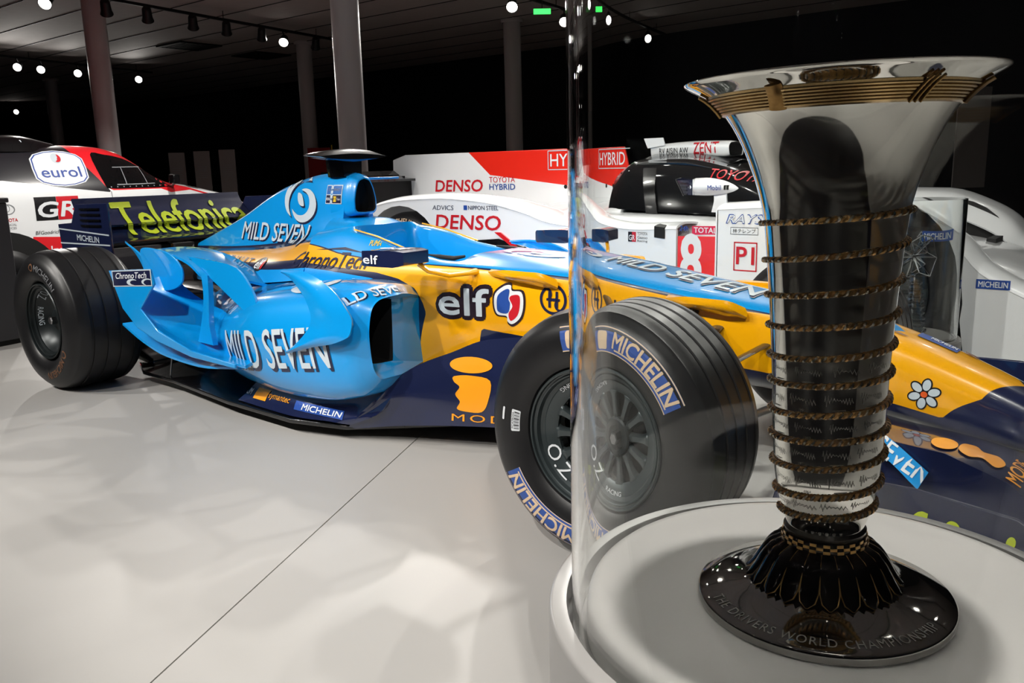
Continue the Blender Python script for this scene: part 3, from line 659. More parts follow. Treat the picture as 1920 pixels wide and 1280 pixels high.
# --- sidepods
sp = [(-1.09, [(-.272, .53), (-.45, .563), (-.55, .558), (-.602, .525), (-.622, .43), (-.612, .32), (-.56, .262), (-.25, .262)]),
      (-1.14, [(-.28, .562), (-.46, .592), (-.585, .583), (-.642, .54), (-.665, .42), (-.655, .29), (-.60, .21), (-.26, .20)]),
      (-1.35, [(-.30, .578), (-.46, .592), (-.60, .575), (-.675, .51), (-.70, .40), (-.688, .27), (-.62, .165), (-.32, .135)]),
      (-1.6, [(-.30, .562), (-.46, .562), (-.60, .545), (-.675, .48), (-.70, .38), (-.685, .26), (-.61, .15), (-.30, .11)]),
      (-1.9, [(-.30, .54), (-.43, .522), (-.55, .495), (-.63, .43), (-.655, .35), (-.64, .25), (-.57, .155), (-.28, .11)]),
      (-2.2, [(-.26, .525), (-.36, .475), (-.45, .42), (-.51, .36), (-.53, .30), (-.52, .23), (-.46, .15), (-.24, .11)]),
      (-2.5, [(-.20, .50), (-.29, .43), (-.35, .35), (-.39, .30), (-.40, .26), (-.39, .21), (-.36, .15), (-.20, .11)]),
      (-2.85, [(-.16, .38), (-.20, .34), (-.23, .30), (-.25, .26), (-.26, .23), (-.25, .19), (-.23, .15), (-.15, .12)])]
def flip(r, s): return [(-s*y if s > 0 else y, z) for y, z in r]
pods = {}
for s in (-1, 1):
    pods[s] = loft('sidepod', [(x, flip(r, s)) for x, r in sp], m_blue, car, nx=9, nr=6, mirror=False, closed=True, cap=(True, False))
    r0 = flip(sp[0][1], s); cy, cz = sum(p[0] for p in r0)/8, sum(p[1] for p in r0)/8
    ro = flip([(-.452, .537), (-.50, .545), (-.56, .54), (-.588, .515), (-.60, .43), (-.594, .355), (-.56, .318), (-.466, .312)], s)
    mid = [((a_[0]*.5+b_[0]*.5), (a_[1]*.5+b_[1]*.5)) for a_, b_ in zip(r0, ro)]
    rim_ = [(a_[0]*.85+b_[0]*.15, a_[1]*.85+b_[1]*.15) for a_, b_ in zip(r0, ro)]
    loft('inlet_lip', [(-1.135, ro), (-1.10, mid), (-1.082, rim_)], m_blue, car, nx=4, nr=6, mirror=False, closed=True, cap=(False, False))
    loft('lip_edge', [(-1.09, r0), (-1.082, [(a_[0]*.85+b_[0]*.15, a_[1]*.85+b_[1]*.15) for a_, b_ in zip(r0, ro)])], m_blue, car, nx=3, nr=6, mirror=False, closed=True, cap=(False, False))
    loft('inlet_duct', [(-1.135, ro), (-1.30, [(y_*.97, z_) for y_, z_ in ro])], m_matte, car, nx=3, nr=6, mirror=False, closed=True, cap=(True, False))
    for o_ in [q for q in car.children if q.name.split('.')[0] in ('sidepod', 'inlet_lip', 'lip_edge', 'inlet_duct') and not q.get('swept')]:   # inlet swept back toward the tub
        o_['swept'] = 1
        for v_ in o_.data.vertices:
            if v_.co.x > -1.36: v_.co.x -= min(1, (v_.co.x+1.36)/.26)*.085*max(0, min(1, (.47-abs(v_.co.y))/.19))
        o_.data.update()
    # turning vane standing at the shoulder of the pod: a curved C-shaped blade
    O = [(-1.49, -.655, .645), (-1.38, -.672, .650), (-1.27, -.69, .638), (-1.17, -.70, .603), (-1.105, -.70, .55), (-1.075, -.695, .50), (-1.085, -.70, .452), (-1.15, -.71, .420), (-1.28, -.712, .392), (-1.43, -.708, .352)]
    I = [(-1.485, -.66, .636), (-1.42, -.678, .622), (-1.36, -.695, .598), (-1.31, -.705, .565), (-1.28, -.712, .53), (-1.268, -.714, .50), (-1.28, -.714, .468), (-1.31, -.714, .435), (-1.36, -.712, .397), (-1.425, -.708, .356)]
    gr = [[(a[0], -s*a[1] if s > 0 else a[1], a[2]), tuple(((a[0]+b[0])/2, (-1 if s > 0 else 1)*((a[1]+b[1])/2-.012), (a[2]+b[2])/2)), (b[0], -s*b[1] if s > 0 else b[1], b[2])] for a, b in zip(O, I)]
    sheet('turning_vane', gr, .008, m_blue, car, 4, 3)
    Y = lambda y: y*-s if s > 0 else y
    plate('vane_bracket', [(-1.12, .47), (-1.22, .47), (-1.22, .478), (-1.12, .478)], Y(-.70), .05*(1 if s < 0 else -1), m_blue, car)
    # flip-up: ramp rising toward the rear tyre, outer fence, cascade flap and horn
    ramp = [[(-1.70, Y(-.715), .262), (-1.70, Y(-.67), .275), (-1.70, Y(-.60), .30), (-1.70, Y(-.56), .34), (-1.72, Y(-.50), .40)], [(-1.95, Y(-.728), .272), (-1.95, Y(-.66), .262), (-1.95, Y(-.58), .268), (-1.95, Y(-.52), .30), (-1.95, Y(-.45), .36)],
            [(-2.2, Y(-.73), .315), (-2.2, Y(-.67), .298), (-2.2, Y(-.59), .300), (-2.2, Y(-.51), .325), (-2.2, Y(-.42), .375)], [(-2.42, Y(-.728), .385), (-2.40, Y(-.67), .372), (-2.38, Y(-.61), .378), (-2.36, Y(-.55), .40), (-2.35, Y(-.47), .43)],
            [(-2.57, Y(-.725), .47), (-2.54, Y(-.67), .468), (-2.51, Y(-.62), .472), (-2.47, Y(-.57), .485), (-2.45, Y(-.51), .50)], [(-2.63, Y(-.722), .535), (-2.60, Y(-.67), .535), (-2.56, Y(-.62), .54), (-2.52, Y(-.585), .548), (-2.49, Y(-.53), .555)]]
    sheet('flip_up_ramp', ramp, .012, m_blue, car, 5, 4)
    fo = [(-2.68, .585), (-2.31, .612), (-2.29, .548), (-2.33, .515), (-2.43, .43), (-2.30, .345), (-2.05, .290), (-1.74, .272), (-1.74, .255), (-2.05, .262), (-2.32, .300), (-2.48, .345), (-2.59, .42), (-2.635, .50)]
    plate('flip_up_fence', smoothpoly(fo[:2], 1, False)+fo[2:], Y(-.726), .010*(-1 if s < 0 else 1), m_blue, car, bev=.003)
    # cascade flap inside the fence with its rounded end plate
    cas = [[(-2.66, Y(-.575), .655), (-2.63, Y(-.42), .660), (-2.60, Y(-.27), .640)], [(-2.48, Y(-.575), .655), (-2.46, Y(-.42), .652), (-2.44, Y(-.27), .615)], [(-2.30, Y(-.575), .625), (-2.29, Y(-.42), .612), (-2.26, Y(-.27), .565)], [(-2.22, Y(-.575), .585), (-2.18, Y(-.42), .565), (-2.10, Y(-.27), .51)], [(-2.18, Y(-.56), .55), (-2.12, Y(-.42), .535), (-2.02, Y(-.29), .49)]]
    sheet('cascade_flap', cas, .012, m_blue, car, 4, 4)
    ep = smoothpoly([(-2.66, .668), (-2.52, .674), (-2.40, .655), (-2.32, .60), (-2.33, .535), (-2.42, .497), (-2.54, .490), (-2.62, .505), (-2.645, .58)], 5)
    plate('cascade_end_plate', ep, Y(-.58), .008*(-1 if s < 0 else 1), m_blue, car, bev=.002)
    sheet('cascade_spur', [[(-2.84, Y(-.565), .695), (-2.74, Y(-.575), .655), (-2.665, Y(-.578), .585), (-2.64, Y(-.58), .53)], [(-2.83, Y(-.57), .692), (-2.70, Y(-.582), .655), (-2.62, Y(-.582), .60), (-2.60, Y(-.582), .54)]], .008, m_blue, car, 2, 5)
    # horn fin over the pod: tapered blade from the flap to the flank, with its strut
    H1 = [(-2.24, -.600, .655), (-2.10, -.602, .650), (-1.96, -.606, .643), (-1.86, -.612, .628), (-1.78, -.62, .58), (-1.72, -.63, .52), (-1.69, -.642, .462)]
    H2 = [(-2.22, -.602, .648), (-2.13, -.606, .612), (-2.05, -.612, .575), (-1.97, -.618, .54), (-1.88, -.626, .50), (-1.80, -.634, .468), (-1.725, -.644, .442)]
    sheet('horn_fin', [[(a[0], Y(a[1]), a[2]), (b[0], Y(b[1]), b[2])] for a, b in zip(H1, H2)], .010, m_blue, car, 4, 3)
    sheet('horn_strut', [[(-2.12, Y(-.606), .615), (-2.06, Y(-.612), .585)], [(-2.105, Y(-.612), .5), (-2.055, Y(-.618), .5)], [(-2.12, Y(-.62), .40), (-2.05, Y(-.63), .40)], [(-2.15, Y(-.63), .30), (-2.02, Y(-.64), .30)]], .022, m_blue, car, 4, 3)
    sheet('lower_ramp', [[(-1.78, Y(-.70), .245), (-1.78, Y(-.60), .24), (-1.78, Y(-.5), .25)], [(-2.05, Y(-.71), .222), (-2.05, Y(-.61), .222), (-2.05, Y(-.5), .235)], [(-2.3, Y(-.71), .235), (-2.3, Y(-.62), .24), (-2.3, Y(-.52), .25)], [(-2.5, Y(-.705), .275), (-2.5, Y(-.63), .275), (-2.48, Y(-.55), .28)], [(-2.68, Y(-.70), .335), (-2.67, Y(-.64), .335), (-2.64, Y(-.58), .335)]], .010, m_blue, car, 4, 3)
    # bargeboard
    tb = [(-1.192, -.55, .142), (-1.061, -.45, .286), (-.912, -.38, .354), (-.79, -.33, .403), (-.611, -.27, .421), (-.50, -.235, .41)]
    bb = [(-1.308, -.56, .046), (-1.072, -.48, .079), (-.887, -.42, .095), (-.738, -.36, .10), (-.596, -.30, .10), (-.50, -.27, .12)]
    sheet('bargeboard', [[(a[0], Y(a[1]), a[2]), tuple(((a[0]+b[0])/2, Y((a[1]+b[1])/2-.012), (a[2]+b[2])/2)), (b[0], Y(b[1]), b[2])] for a, b in zip(tb, bb)], .009, m_navy, car, 5, 4)
    sheet('floor_fillet', [[(-1.1, Y(-.45), .25), (-1.13, Y(-.53), .14), (-1.27, Y(-.565), .07)], [(-1.2, Y(-.5), .20), (-1.25, Y(-.55), .12), (-1.36, Y(-.60), .075)], [(-1.45, Y(-.56), .165), (-1.5, Y(-.61), .12), (-1.55, Y(-.625), .07)], [(-1.9, Y(-.53), .14), (-1.92, Y(-.57), .10), (-1.95, Y(-.60), .065)]], .008, m_navy, car, 5, 4)
# --- floor, plank, diffuser
plate('floor_tray', [(-.95, .20), (-1.0, .33), (-1.30, .575), (-1.55, .64), (-2.0, .625), (-2.55, .56), (-2.84, .55), (-3.05, .46), (-3.05, -.46), (-2.84, -.55), (-2.55, -.56), (-2.0, -.625), (-1.55, -.64), (-1.30, -.575), (-1.0, -.33), (-.95, -.20)], .045, .018, m_black, car, axis='z', bev=.004)
plate('plank', [(-.45, .15), (-.4, .1), (-.4, -.1), (-.45, -.15), (-3.0, -.15), (-3.0, .15)], .022, .023, mat('plank_wood', (60, 52, 44), .6), car, axis='z')
plate('splitter', [(-.42, .2), (-.30, 0), (-.42, -.2), (-1.0, -.32), (-1.0, .32)], .085, .012, m_black, car, axis='z')
for y in (-.44, -.22, .22, .44): plate('diffuser_fence', [(-2.95, .06), (-3.45, .10), (-3.45, .26), (-2.95, .09)], y, .006, m_carbon, car)
sheet('diffuser_roof', [[(-2.95, -.46, .075), (-2.95, .46, .075)], [(-3.2, -.46, .14), (-3.2, .46, .14)], [(-3.45, -.46, .255), (-3.45, .46, .255)]], .008, m_carbon, car, 4, 2)
loft('gearbox', [(-2.6, M2([(0, .40), (.14, .38), (.17, .25), (.12, .10), (0, .09)])), (-3.1, M2([(0, .42), (.11, .40), (.13, .28), (.09, .14), (0, .12)])), (-3.55, M2([(0, .40), (.06, .39), (.07, .32), (.05, .26), (0, .25)]))], m_carbon, car, nx=5, nr=4)
# --- rear wing
for s in (-1, 1):
    y = s*.50; t_ = .012*s
    plate('rear_end_plate', [(-3.09, .87), (-3.43, .862), (-3.47, .81), (-3.50, .765), (-3.66, .755), (-3.63, .45), (-3.55, .30), (-3.35, .26), (-3.20, .30), (-3.09, .45)], y, t_, m_navy, car, bev=.003)
    plate('end_plate_strip', [(-3.10, .715), (-3.655, .735), (-3.652, .728), (-3.10, .708)], y+t_, .0015*s, p_pale, car); plate('end_plate_strip', [(-3.10, .665), (-3.65, .660), (-3.65, .653), (-3.10, .658)], y+t_, .0015*s, p_pale, car)
    for k in range(4): plate('louvre', [(-3.17, .845-.028*k), (-3.38, .842-.028*k), (-3.38, .832-.028*k), (-3.17, .835-.028*k)], y+t_*.6, .012*s, m_black, car)
def wing(name, pts, m, thick=.012): return sheet(name, [[(x, y, z) for y in (-.495, -.25, 0, .25, .495)] for x, z in pts], thick, m, car, 6, 1)
wing('rear_flap', [(-3.345, .742), (-3.42, .785), (-3.475, .835), (-3.505, .885)], m_navy)
wing('rear_main_plane', [(-3.16, .665), (-3.24, .672), (-3.33, .70), (-3.395, .752)], m_navy, .016)
wing('rear_beam_wing', [(-3.25, .40), (-3.36, .41), (-3.46, .45), (-3.5, .48)], m_black)
wing('wing_lower_skin', [(-3.155, .66), (-3.22, .64), (-3.32, .655), (-3.39, .70)], m_black)
for s in (-1, 1): plate('wing_pylon', [(-3.30, .40), (-3.42, .40), (-3.36, .66), (-3.26, .66)], s*.10, .014, m_carbon, car)
plate('gurney_strip', [(-3.385, .752), (-3.392, .752), (-3.392, .764), (-3.385, .764)], -.495, .99, m_black, car)
# --- front wing
for s in (-1, 1):
    Y = lambda y: y*-s if s > 0 else y
    fe = [(.36, .06), (.42, .285), (.52, .312), (.72, .315), (.92, .295), (1.08, .22), (1.12, .06), (1.0, .045), (.5, .045)]
    plate('front_end_plate', fe, Y(-.70), .010*(-1 if s < 0 else 1), m_navy, car, bev=.003)
    sheet('foot_plate', [[(.38, Y(-.70), .055), (.38, Y(-.64), .05)], [(.75, Y(-.715), .075), (.75, Y(-.63), .055)], [(1.08, Y(-.70), .06), (1.08, Y(-.64), .05)]], .008, m_navy, car, 4, 2)
    for nm, off, zz_, mm in (('front_main_plane', 0, 0, m_navy), ('front_flap', -.19, .065, m_navy), ('front_upper_flap', -.31, .125, m_navy)):
        cols = []
        for q in range(6):
            y = -.695+q*.115; inner = q/5; dip = .035*math.sin(inner*PI)
            ch = {'front_main_plane': .26, 'front_flap': .15, 'front_upper_flap': .09}[nm]; zb = .075+zz_*(1-.35*inner)-(.02 if nm == 'front_main_plane' else 0)*math.sin(inner*PI)
            x0 = .98+off-.03*inner; cols.append([(x0, Y(y), zb), (x0-ch*.35, Y(y), zb+.004), (x0-ch*.7, Y(y), zb+.025+.02*(off != 0)), (x0-ch, Y(y), zb+.055+.03*(off != 0))])
        sheet(nm, cols, .010, mm, car, 3, 4)
    sheet('wing_pillar', [[(.70, Y(-.045), .27), (.86, Y(-.045), .27)], [(.70, Y(-.05), .18), (.88, Y(-.05), .18)], [(.72, Y(-.055), .075), (.93, Y(-.055), .065)]], .012, m_navy, car, 4, 4)
sheet('front_centre_plane', [[(.95, y, .06), (.86, y, .062), (.76, y, .078), (.70, y, .10)] for y in (-.13, 0, .13)], .010, m_navy, car, 3, 4)
# tall cascade flaps beside the nose and the blue insert carrying the brand name
for s in (-1, 1):
    Y = lambda y: y if s < 0 else -y
    sheet('cascade_wing', [[(.98, Y(y), z0), (.86, Y(y), z1), (.72, Y(y), z2), (.56, Y(y), z3), (.47, Y(y), z3+.012)] for y, z0, z1, z2, z3 in ((-.44, .175, .262, .305, .318), (-.33, .18, .268, .302, .318), (-.22, .175, .255, .285, .30), (-.10, .165, .235, .262, .275))], .010, m_navy, car, 4, 4)
    plate('cascade_fence', [(.99, .07), (1.0, .18), (.86, .275), (.72, .318), (.47, .335), (.44, .20), (.5, .08)], Y(-.445), .008, m_navy, car)
    fb_ = sheet('flap_insert', [[(.44, Y(-.455), .415), (.445, Y(-.475), .345)], [(.575, Y(-.455), .348), (.58, Y(-.475), .298)], [(.69, Y(-.455), .268), (.672, Y(-.475), .228)]], .008, m_blue, car, 4, 4)
    if s < 0: fl_b = fb_
    for nm, xa, za in (('outer_flap', .74, .17), ('outer_flap', .60, .225)):
        sheet(nm, [[(xa+.10, Y(y), za-.02), (xa, Y(y), za+.01), (xa-.12, Y(y), za+.062)] for y in (-.695, -.57, -.45)], .009, m_navy, car, 3, 4)
# --- suspension
def arm(name, a, b, w=.022, sy=.35, m=m_carbon):
    return G().tube([a, b], w, 10, sy=sy).go(name, m, car)
for s in (-1, 1):
    hub = (0, s*.60, .33)
    arm('front_upper_wishbone', (-.02, s*.155, .50), (.0, s*.60, .44)); arm('front_upper_wishbone', (-.50, s*.215, .565), (-.02, s*.60, .44))
    arm('front_lower_wishbone', (.25, s*.10, .31), (.0, s*.60, .22)); arm('front_lower_wishbone', (-.55, s*.16, .27), (-.02, s*.60, .22))
    arm('push_rod', (-.10, s*.165, .55), (-.03, s*.57, .24), .014, 1); arm('track_rod', (.14, s*.14, .46), (.10, s*.60, .42), .015)
    G().tube([(0, s*.57, .33), (0, s*.72, .33)], .10, 20).go('front_upright', m_carbon, car)
    # yellow mounting blisters of the wishbones
    for xc, yc, zc in ((-.66, -.228, .628), (-.03, -.157, .575)):
        Y = lambda y: y if s < 0 else -y
        sheet('wishbone_blister', [[(xc-.17, Y(yc-.035), zc+.010), (xc-.06, Y(yc-.055), zc+.018), (xc+.04, Y(yc-.055), zc+.018), (xc+.10, Y(yc-.01), zc-.01)], [(xc-.16, Y(yc-.03), zc-.002), (xc-.06, Y(yc-.058), zc+.002), (xc+.05, Y(yc-.055), zc), (xc+.11, Y(yc-.01), zc-.03)], [(xc-.13, Y(yc+.02), zc-.012), (xc-.05, Y(yc-.02), zc-.018), (xc+.04, Y(yc-.02), zc-.026), (xc+.085, Y(yc+.01), zc-.036)]], .018, m_yel, car, 4, 4)
    arm('rear_upper_wishbone', (-2.85, s*.13, .40), (-3.08, s*.58, .42)); arm('rear_upper_wishbone', (-3.3, s*.09, .40), (-3.12, s*.58, .42))
    arm('rear_lower_wishbone', (-2.75, s*.15, .20), (-3.08, s*.58, .22)); arm('rear_lower_wishbone', (-3.35, s*.08, .22), (-3.12, s*.58, .22))
    arm('drive_shaft', (-3.1, s*.12, .31), (-3.1, s*.60, .33), .025, 1, m_alu); arm('exhaust', (-2.55, s*.18, .40), (-2.75, s*.17, .45), .035, 1, m_alu)
    G().tube([(-3.1, s*.54, .33), (-3.1, s*.72, .33)], .13, 20).go('rear_upright', m_carbon, car)
    arm('floor_stay', (-2.62, s*.53, .063), (-2.60, s*.50, .27), .004, 1, m_steel)
# --- mirrors
for s in (-1, 1):
    Y = lambda y: y if s < 0 else -y
    mb = loft('mirror', [(-1.165, [(Y(-.44), .678), (Y(-.44), .712), (Y(-.56), .712), (Y(-.56), .678)]), (-1.15, [(Y(-.43), .669), (Y(-.43), .722), (Y(-.57), .722), (Y(-.57), .669)]), (-1.00, [(Y(-.43), .67), (Y(-.43), .727), (Y(-.57), .727), (Y(-.57), .67)]), (-.955, [(Y(-.44), .68), (Y(-.44), .722), (Y(-.56), .722), (Y(-.56), .68)])], m_navy, car, nx=3, nr=3, mirror=False, closed=True)
    plate('mirror_glass', [(Y(-.45), .682), (Y(-.55), .682), (Y(-.55), .71), (Y(-.45), .71)], -1.167, .002, m_steel, car, axis='x')
    G().tube([(-.985, Y(-.46), .675), (-.96, Y(-.44), .648), (-.92, Y(-.38), .628), (-.90, Y(-.30), .628), (-.90, Y(-.25), .63)], [.016, .014, .013, .013, .02], 10, sy=.6).go('mirror_arm', m_yel, car)
# --- wheels of the single-seater
def f1_wheel(x, s, front):
    """s=-1 near side (outer face toward -y)"""
    Wd = .335 if front else .375; R = .327 if front else .333; yo = .895
    Y = lambda d: s*(yo-d)                        # d = distance inward from the outer face
    o = (x, 0, .33 if front else .333)
    gr = []
    a, b = .055, Wd-.055
    cr = [(R-.0085, .05), (R-.003, .066)]
    ng = 4
    for k in range(ng):
        c = .066+(b-.066)*(k+.5)/ng; cr += [(R, c-.0075), (R-.004, c-.006), (R-.004, c+.006), (R, c+.0075)]
    cr += [(R-.003, b), (R-.0085, b+.005)]
    side = [(.180, .034), (.186, .020), (.200, .009), (.225, .002), (.255, .0), (.282, .006), (.303, .022), (.3115, .034), (.3135, .0355), (.318, .042)]
    if not front: side = [(.180, .05), (.186, .034), (.20, .018), (.225, .006), (.255, .0), (.285, .007), (.306, .024), (.316, .037), (.318, .038), (.323, .044)]
    prof = side+cr+[(r, Wd-d) for r, d in side[::-1]]
    ty = G().lathe([(r, Y(d)) for r, d in prof], 96, axis='y', o=o).go('tyre', m_rubber, car, angle=28)
    # rim
    n_rim = 72
    rm_ = G().lathe([(r, Y(d)) for r, d in ((.180, .034), (.1805, .022), (.177, .018), (.1735, .020), (.1725, .028), (.1685, .030), (.166, .026), (.163, .028), (.160, .040), (.150, .046), (.1495, .052), (.160, .06), (.163, .2), (.163, Wd-.03))], n_rim, axis='y', o=o).go('rim', m_rim if front else m_rimd, car, angle=30)
    if front:
        # 12 spokes, disc ring and hub
        G().lathe([(r, Y(d)) for r, d in ((.1515, .046), (.1475, .045), (.122, .056), (.118, .060), (.119, .072), (.151, .072))], n_rim, axis='y', o=o, closed=True).go('spoke_ring', m_rim, rm_, angle=30)
        G().lathe([(r, Y(d)) for r, d in ((.0, .072), (.03, .072), (.034, .058), (.047, .055), (.052, .060), (.052, .09), (0, .09))], 40, axis='y', o=o).go('hub', m_rimd, rm_)
        for k in range(12):
            a = 2*PI*k/12+.1; c, q = math.cos(a), math.sin(a); g = G(); P = []
            for r, w, d in ((.045, .010, .066), (.07, .0072, .064), (.095, .008, .062), (.112, .013, .060), (.122, .022, .058)):
                P.append([(o[0]+r*c-w*q*e, Y(d+(.012 if e in (-1, 1) else 0)), o[2]+r*q+w*c*e) for e in (-1, -.45, .45, 1)])
            v = [p for row in P for p in row]; f = []
            for i in range(4):
                for j in range(3): f.append((i*4+j, i*4+j+1, i*4+j+5, i*4+j+4))
            g.add(v, f); sp_ = g.go('spoke', m_rim, rm_, angle=50)
            md = sp_.modifiers.new('solid', 'SOLIDIFY'); md.thickness = .010; md.offset = 0
        G().lathe([(r, Y(d)) for r, d in ((.0, .12), (.14, .12), (.14, .135))], 40, axis='y', o=o).go('brake_disc', m_matte, rm_)
        G().lathe([(r, Y(d)) for r, d in ((.0, .038), (.014, .038), (.017, .042), (.017, .075))], 6, axis='y', o=o).go('wheel_nut', m_steel, rm_, smooth=False, angle=None)
    else:
        G().lathe([(r, Y(d)) for r, d in ((.150, .05), (.143, .060), (.120, .095), (.08, .115), (.06, .12), (.055, .10), (.05, .085), (.03, .08), (0, .08))], n_rim, axis='y', o=o).go('wheel_cover', m_rimd, rm_, angle=35)
        G().lathe([(r, Y(d)) for r, d in ((.0, .05), (.016, .05), (.02, .056), (.02, .09))], 6, axis='y', o=o).go('wheel_nut', m_steel, rm_, smooth=False, angle=None)
    if s > 0: return
    # sidewall print (near side only: the far outer faces are turned away)
    def sw(rmid, ang, lift=.0012, prof_=prof):
        pr_ = [p[0] for p in side[:10]]; pd_ = [p[1] for p in side[:10]]
        def fn(u, v):
            r = rmid+v; d = float(np.interp(r, pr_, pd_))-lift; a = ang-u/rmid
            return (o[0]+r*math.cos(a), Y(d), o[2]+r*math.sin(a))
        return fn
    def arcrect(L_, h, n=28): 
        v = []; f = []
        for i in range(n+1): x_ = -L_/2+L_*i/n; v += [(x_, -h/2), (x_, h/2)]
        return (np.array(v), [(2*i, 2*i+2, 2*i+3, 2*i+1) for i in range(n)])
    rm = .258
    lets = text2d('MICHELIN', .040, .245, bold=.035, shear=.15)
    if front:
        for ang, long in ((math.radians(66), 1), (math.radians(246), 1)):
            mark('sidewall_badge', dense(arcrect(.345, .062), .02), sw(rm, ang), mat('print_badge_blue', (52, 84, 158), .5), ty)
            for e in (-1, 1): mark('badge_border', off2d(arcrect(.345, .0025), 0, e*.0295), sw(rm, ang, .0018), p_beige, ty)
            for e in (-1, 1): mark('badge_border', off2d(rect2d(.003, .062), e*.171, 0), sw(rm, ang, .0018), p_beige, ty)
            mark('sidewall_lettering', dense(off2d(lets, .040, .003), .012), sw(rm, ang, .0018), p_beige, ty)
            mark('badge_line', off2d(arcrect(.235, .004), .045, -.0205), sw(rm, ang, .0018), p_beige, ty)
            mark('badge_figure_panel', dense(off2d(rrect2d(.05, .044, .008), -.132, -.002), .012), sw(rm, ang, .0018), p_beige, ty)
        # rim lettering
        def rl(r0, ang): 
            def fn(u, v):
                r = r0+v; d = float(np.interp(r, [.1495, .160, .163], [.0455, .0395, .0275]))-.0012; a = ang-u/r0
                return (o[0]+r*math.cos(a), Y(d), o[2]+r*math.sin(a))
            return fn
        def rin(r0, ang):   # letters read from the hub outward
            def fn(u, v):
                r = r0-v; d = float(np.interp(r, [.118, .122, .1475, .1515, .160], [.0595, .0555, .0445, .0450, .0395]))-.0015; a = ang+u/r0
                return (o[0]+r*math.cos(a), Y(d), o[2]+r*math.sin(a))
            return fn
        mark('rim_lettering', dense(text2d('O.Z', .034, .095, bold=.0), .01), rin(.137, math.radians(218)), p_white, rm_)
        mark('rim_lettering', dense(text2d('RACING', .011, .07, bold=.01), .01), rin(.143, math.radians(268)), p_white, rm_)
        mark('rim_lettering', dense(text2d('RACING', .011, .07, bold=.01), .01), rin(.143, math.radians(118)), p_white, rm_)
        # barcode sticker and small tag
        bc = sw(.215, math.radians(175), .0016)
        mark('barcode_sticker', dense(rrect2d(.058, .024, .003), .012), bc, p_white, ty)
        bars = join2d(*[off2d(rect2d(w_, .014), -.022+.0044*i, -.003) for i, w_ in enumerate((.002, .001, .003, .001, .002, .0012, .003, .001, .002, .001, .003))])
        mark('barcode_bars', bars, sw(.215, math.radians(175), .0022), p_black, ty)
        mark('sticker_text', dense(text2d('PCA78GSA', .005, .045), .01), sw(.2225, math.radians(175), .0022), p_black, ty)
        mark('white_tag', dense(rrect2d(.036, .006, .003), .012), sw(.252, math.radians(172), .0016), p_white, ty)
    else:
        for ang, mm in ((math.radians(62), p_grey), (math.radians(300), p_brown)):
            mark('sidewall_lettering', dense(text2d('MICHELIN', .032, .21, bold=.012, shear=.15), .012), sw(rm, ang), mm, ty)
            mark('sidewall_mark', off2d(ring2d(.012, .018, 20, sx=1.1), -.135, 0), sw(rm, ang), p_brown, ty)
        def dish(r0, ang):
            def fn(u, v):
                r = r0-v; d = float(np.interp(r, [.08, .12, .143, .1495], [.115, .095, .06, .051]))-.002; a = ang+u/r0
                return (o[0]+r*math.cos(a), Y(d), o[2]+r*math.sin(a))
            return fn
        mark('rim_lettering', dense(text2d('O.Z', .022, .07), .01), dish(.138, math.radians(122)), p_pale, rm_)
        mark('rim_lettering', dense(text2d('RACING', .014, .09, bold=.01), .01), dish(.136, math.radians(176)), p_pale, rm_)
f1_wheel(0, -1, True); f1_wheel(0, 1, True); f1_wheel(-3.1, -1, False); f1_wheel(-3.1, 1, False)
# --- lettering and emblems on the single-seater
bpy.context.view_layer.update()
T_body = bvh([chassis, cover, airbox]); T_pod = bvh([pods[-1]]); X_, Z_ = (1, 0, 0), (0, 0, 1)
def put(g, x, z, tree, m, name='lettering', y=-.3, u=X_, v=Z_, lift=.0025, ml=.03, parent=None):
    return wrap(name, g, (x, y, z), u, v, tree, m, parent or car, lift, ml)
def shadowed(g, x, z, tree, m, dx=.006, dz=-.006, **k):
    put(g, x+dx, z+dz, tree, p_navy, 'lettering_shadow', lift=.0018, **k); return put(g, x, z, tree, m, lift=.0032, **k)
# swirl emblem
def crescent(r0, r1, a0, a1, ecc, n=24):
    out = []; inn = []
    for i in range(n+1):
        t_ = i/n; a = a0+(a1-a0)*t_; w = math.sin(PI*t_)**.7
        out.append((r1*math.cos(a), r1*math.sin(a))); rr = r1-(r1-r0)*w; inn.append((rr*math.cos(a), rr*math.sin(a)))
    return join2d(*[poly2d([out[i], out[i+1], inn[i+1], inn[i]]) for i in range(n)])
sw1 = join2d(off2d(crescent(.062, .100, math.radians(48), math.radians(245), 0), -.012, .010), off2d(crescent(.036, .078, math.radians(-168), math.radians(112), 0), .026, -.028),
             poly2d(smoothpoly([(-.022, .030), (.005, .022), (.022, -.005), (.028, -.030), (.0, -.025), (-.018, 0)], 4)))
sw1 = (sw1[0]*np.array([1.3, .98]), sw1[1])
shadowed(sw1, -2.145, .872, T_body, p_pale, dx=.008, dz=-.008)
shadowed(text2d('MILD SEVEN', .084, .62, bold=.02, shear=.05), -2.345, .717, T_body, p_pale, dx=.008, dz=-.006)
put(rect2d(.112, .082), -1.89, .895, T_body, p_pale, 'team_sticker', lift=.002); put(off2d(rect2d(.104, .034), 0, -.02), -1.89, .895, T_body, p_navy, 'team_sticker', lift=.003); put(off2d(rect2d(.104, .036), 0, .019), -1.89, .895, T_body, mat('print_steel_blue', (24, 96, 168), .4), 'team_sticker', lift=.003)
put(text2d('RENAULT', .011, .046, bold=.02), -1.915, .875, T_body, p_white, lift=.004); put(text2d('Team', .010, .022), -1.853, .875, T_body, p_white, lift=.004); put(rect2d(.018, .024), -1.877, .875, T_body, p_yel, 'team_sticker', lift=.004); put(text2d('F1', .012), -1.877, .875, T_body, p_black, lift=.005); put(text2d('S.WORKS', .011, .08), -1.89, .915, T_body, p_grey, lift=.004)
put(text2d('PUMA', .020, .062, bold=.02), -1.455, .708, T_body, p_yel)
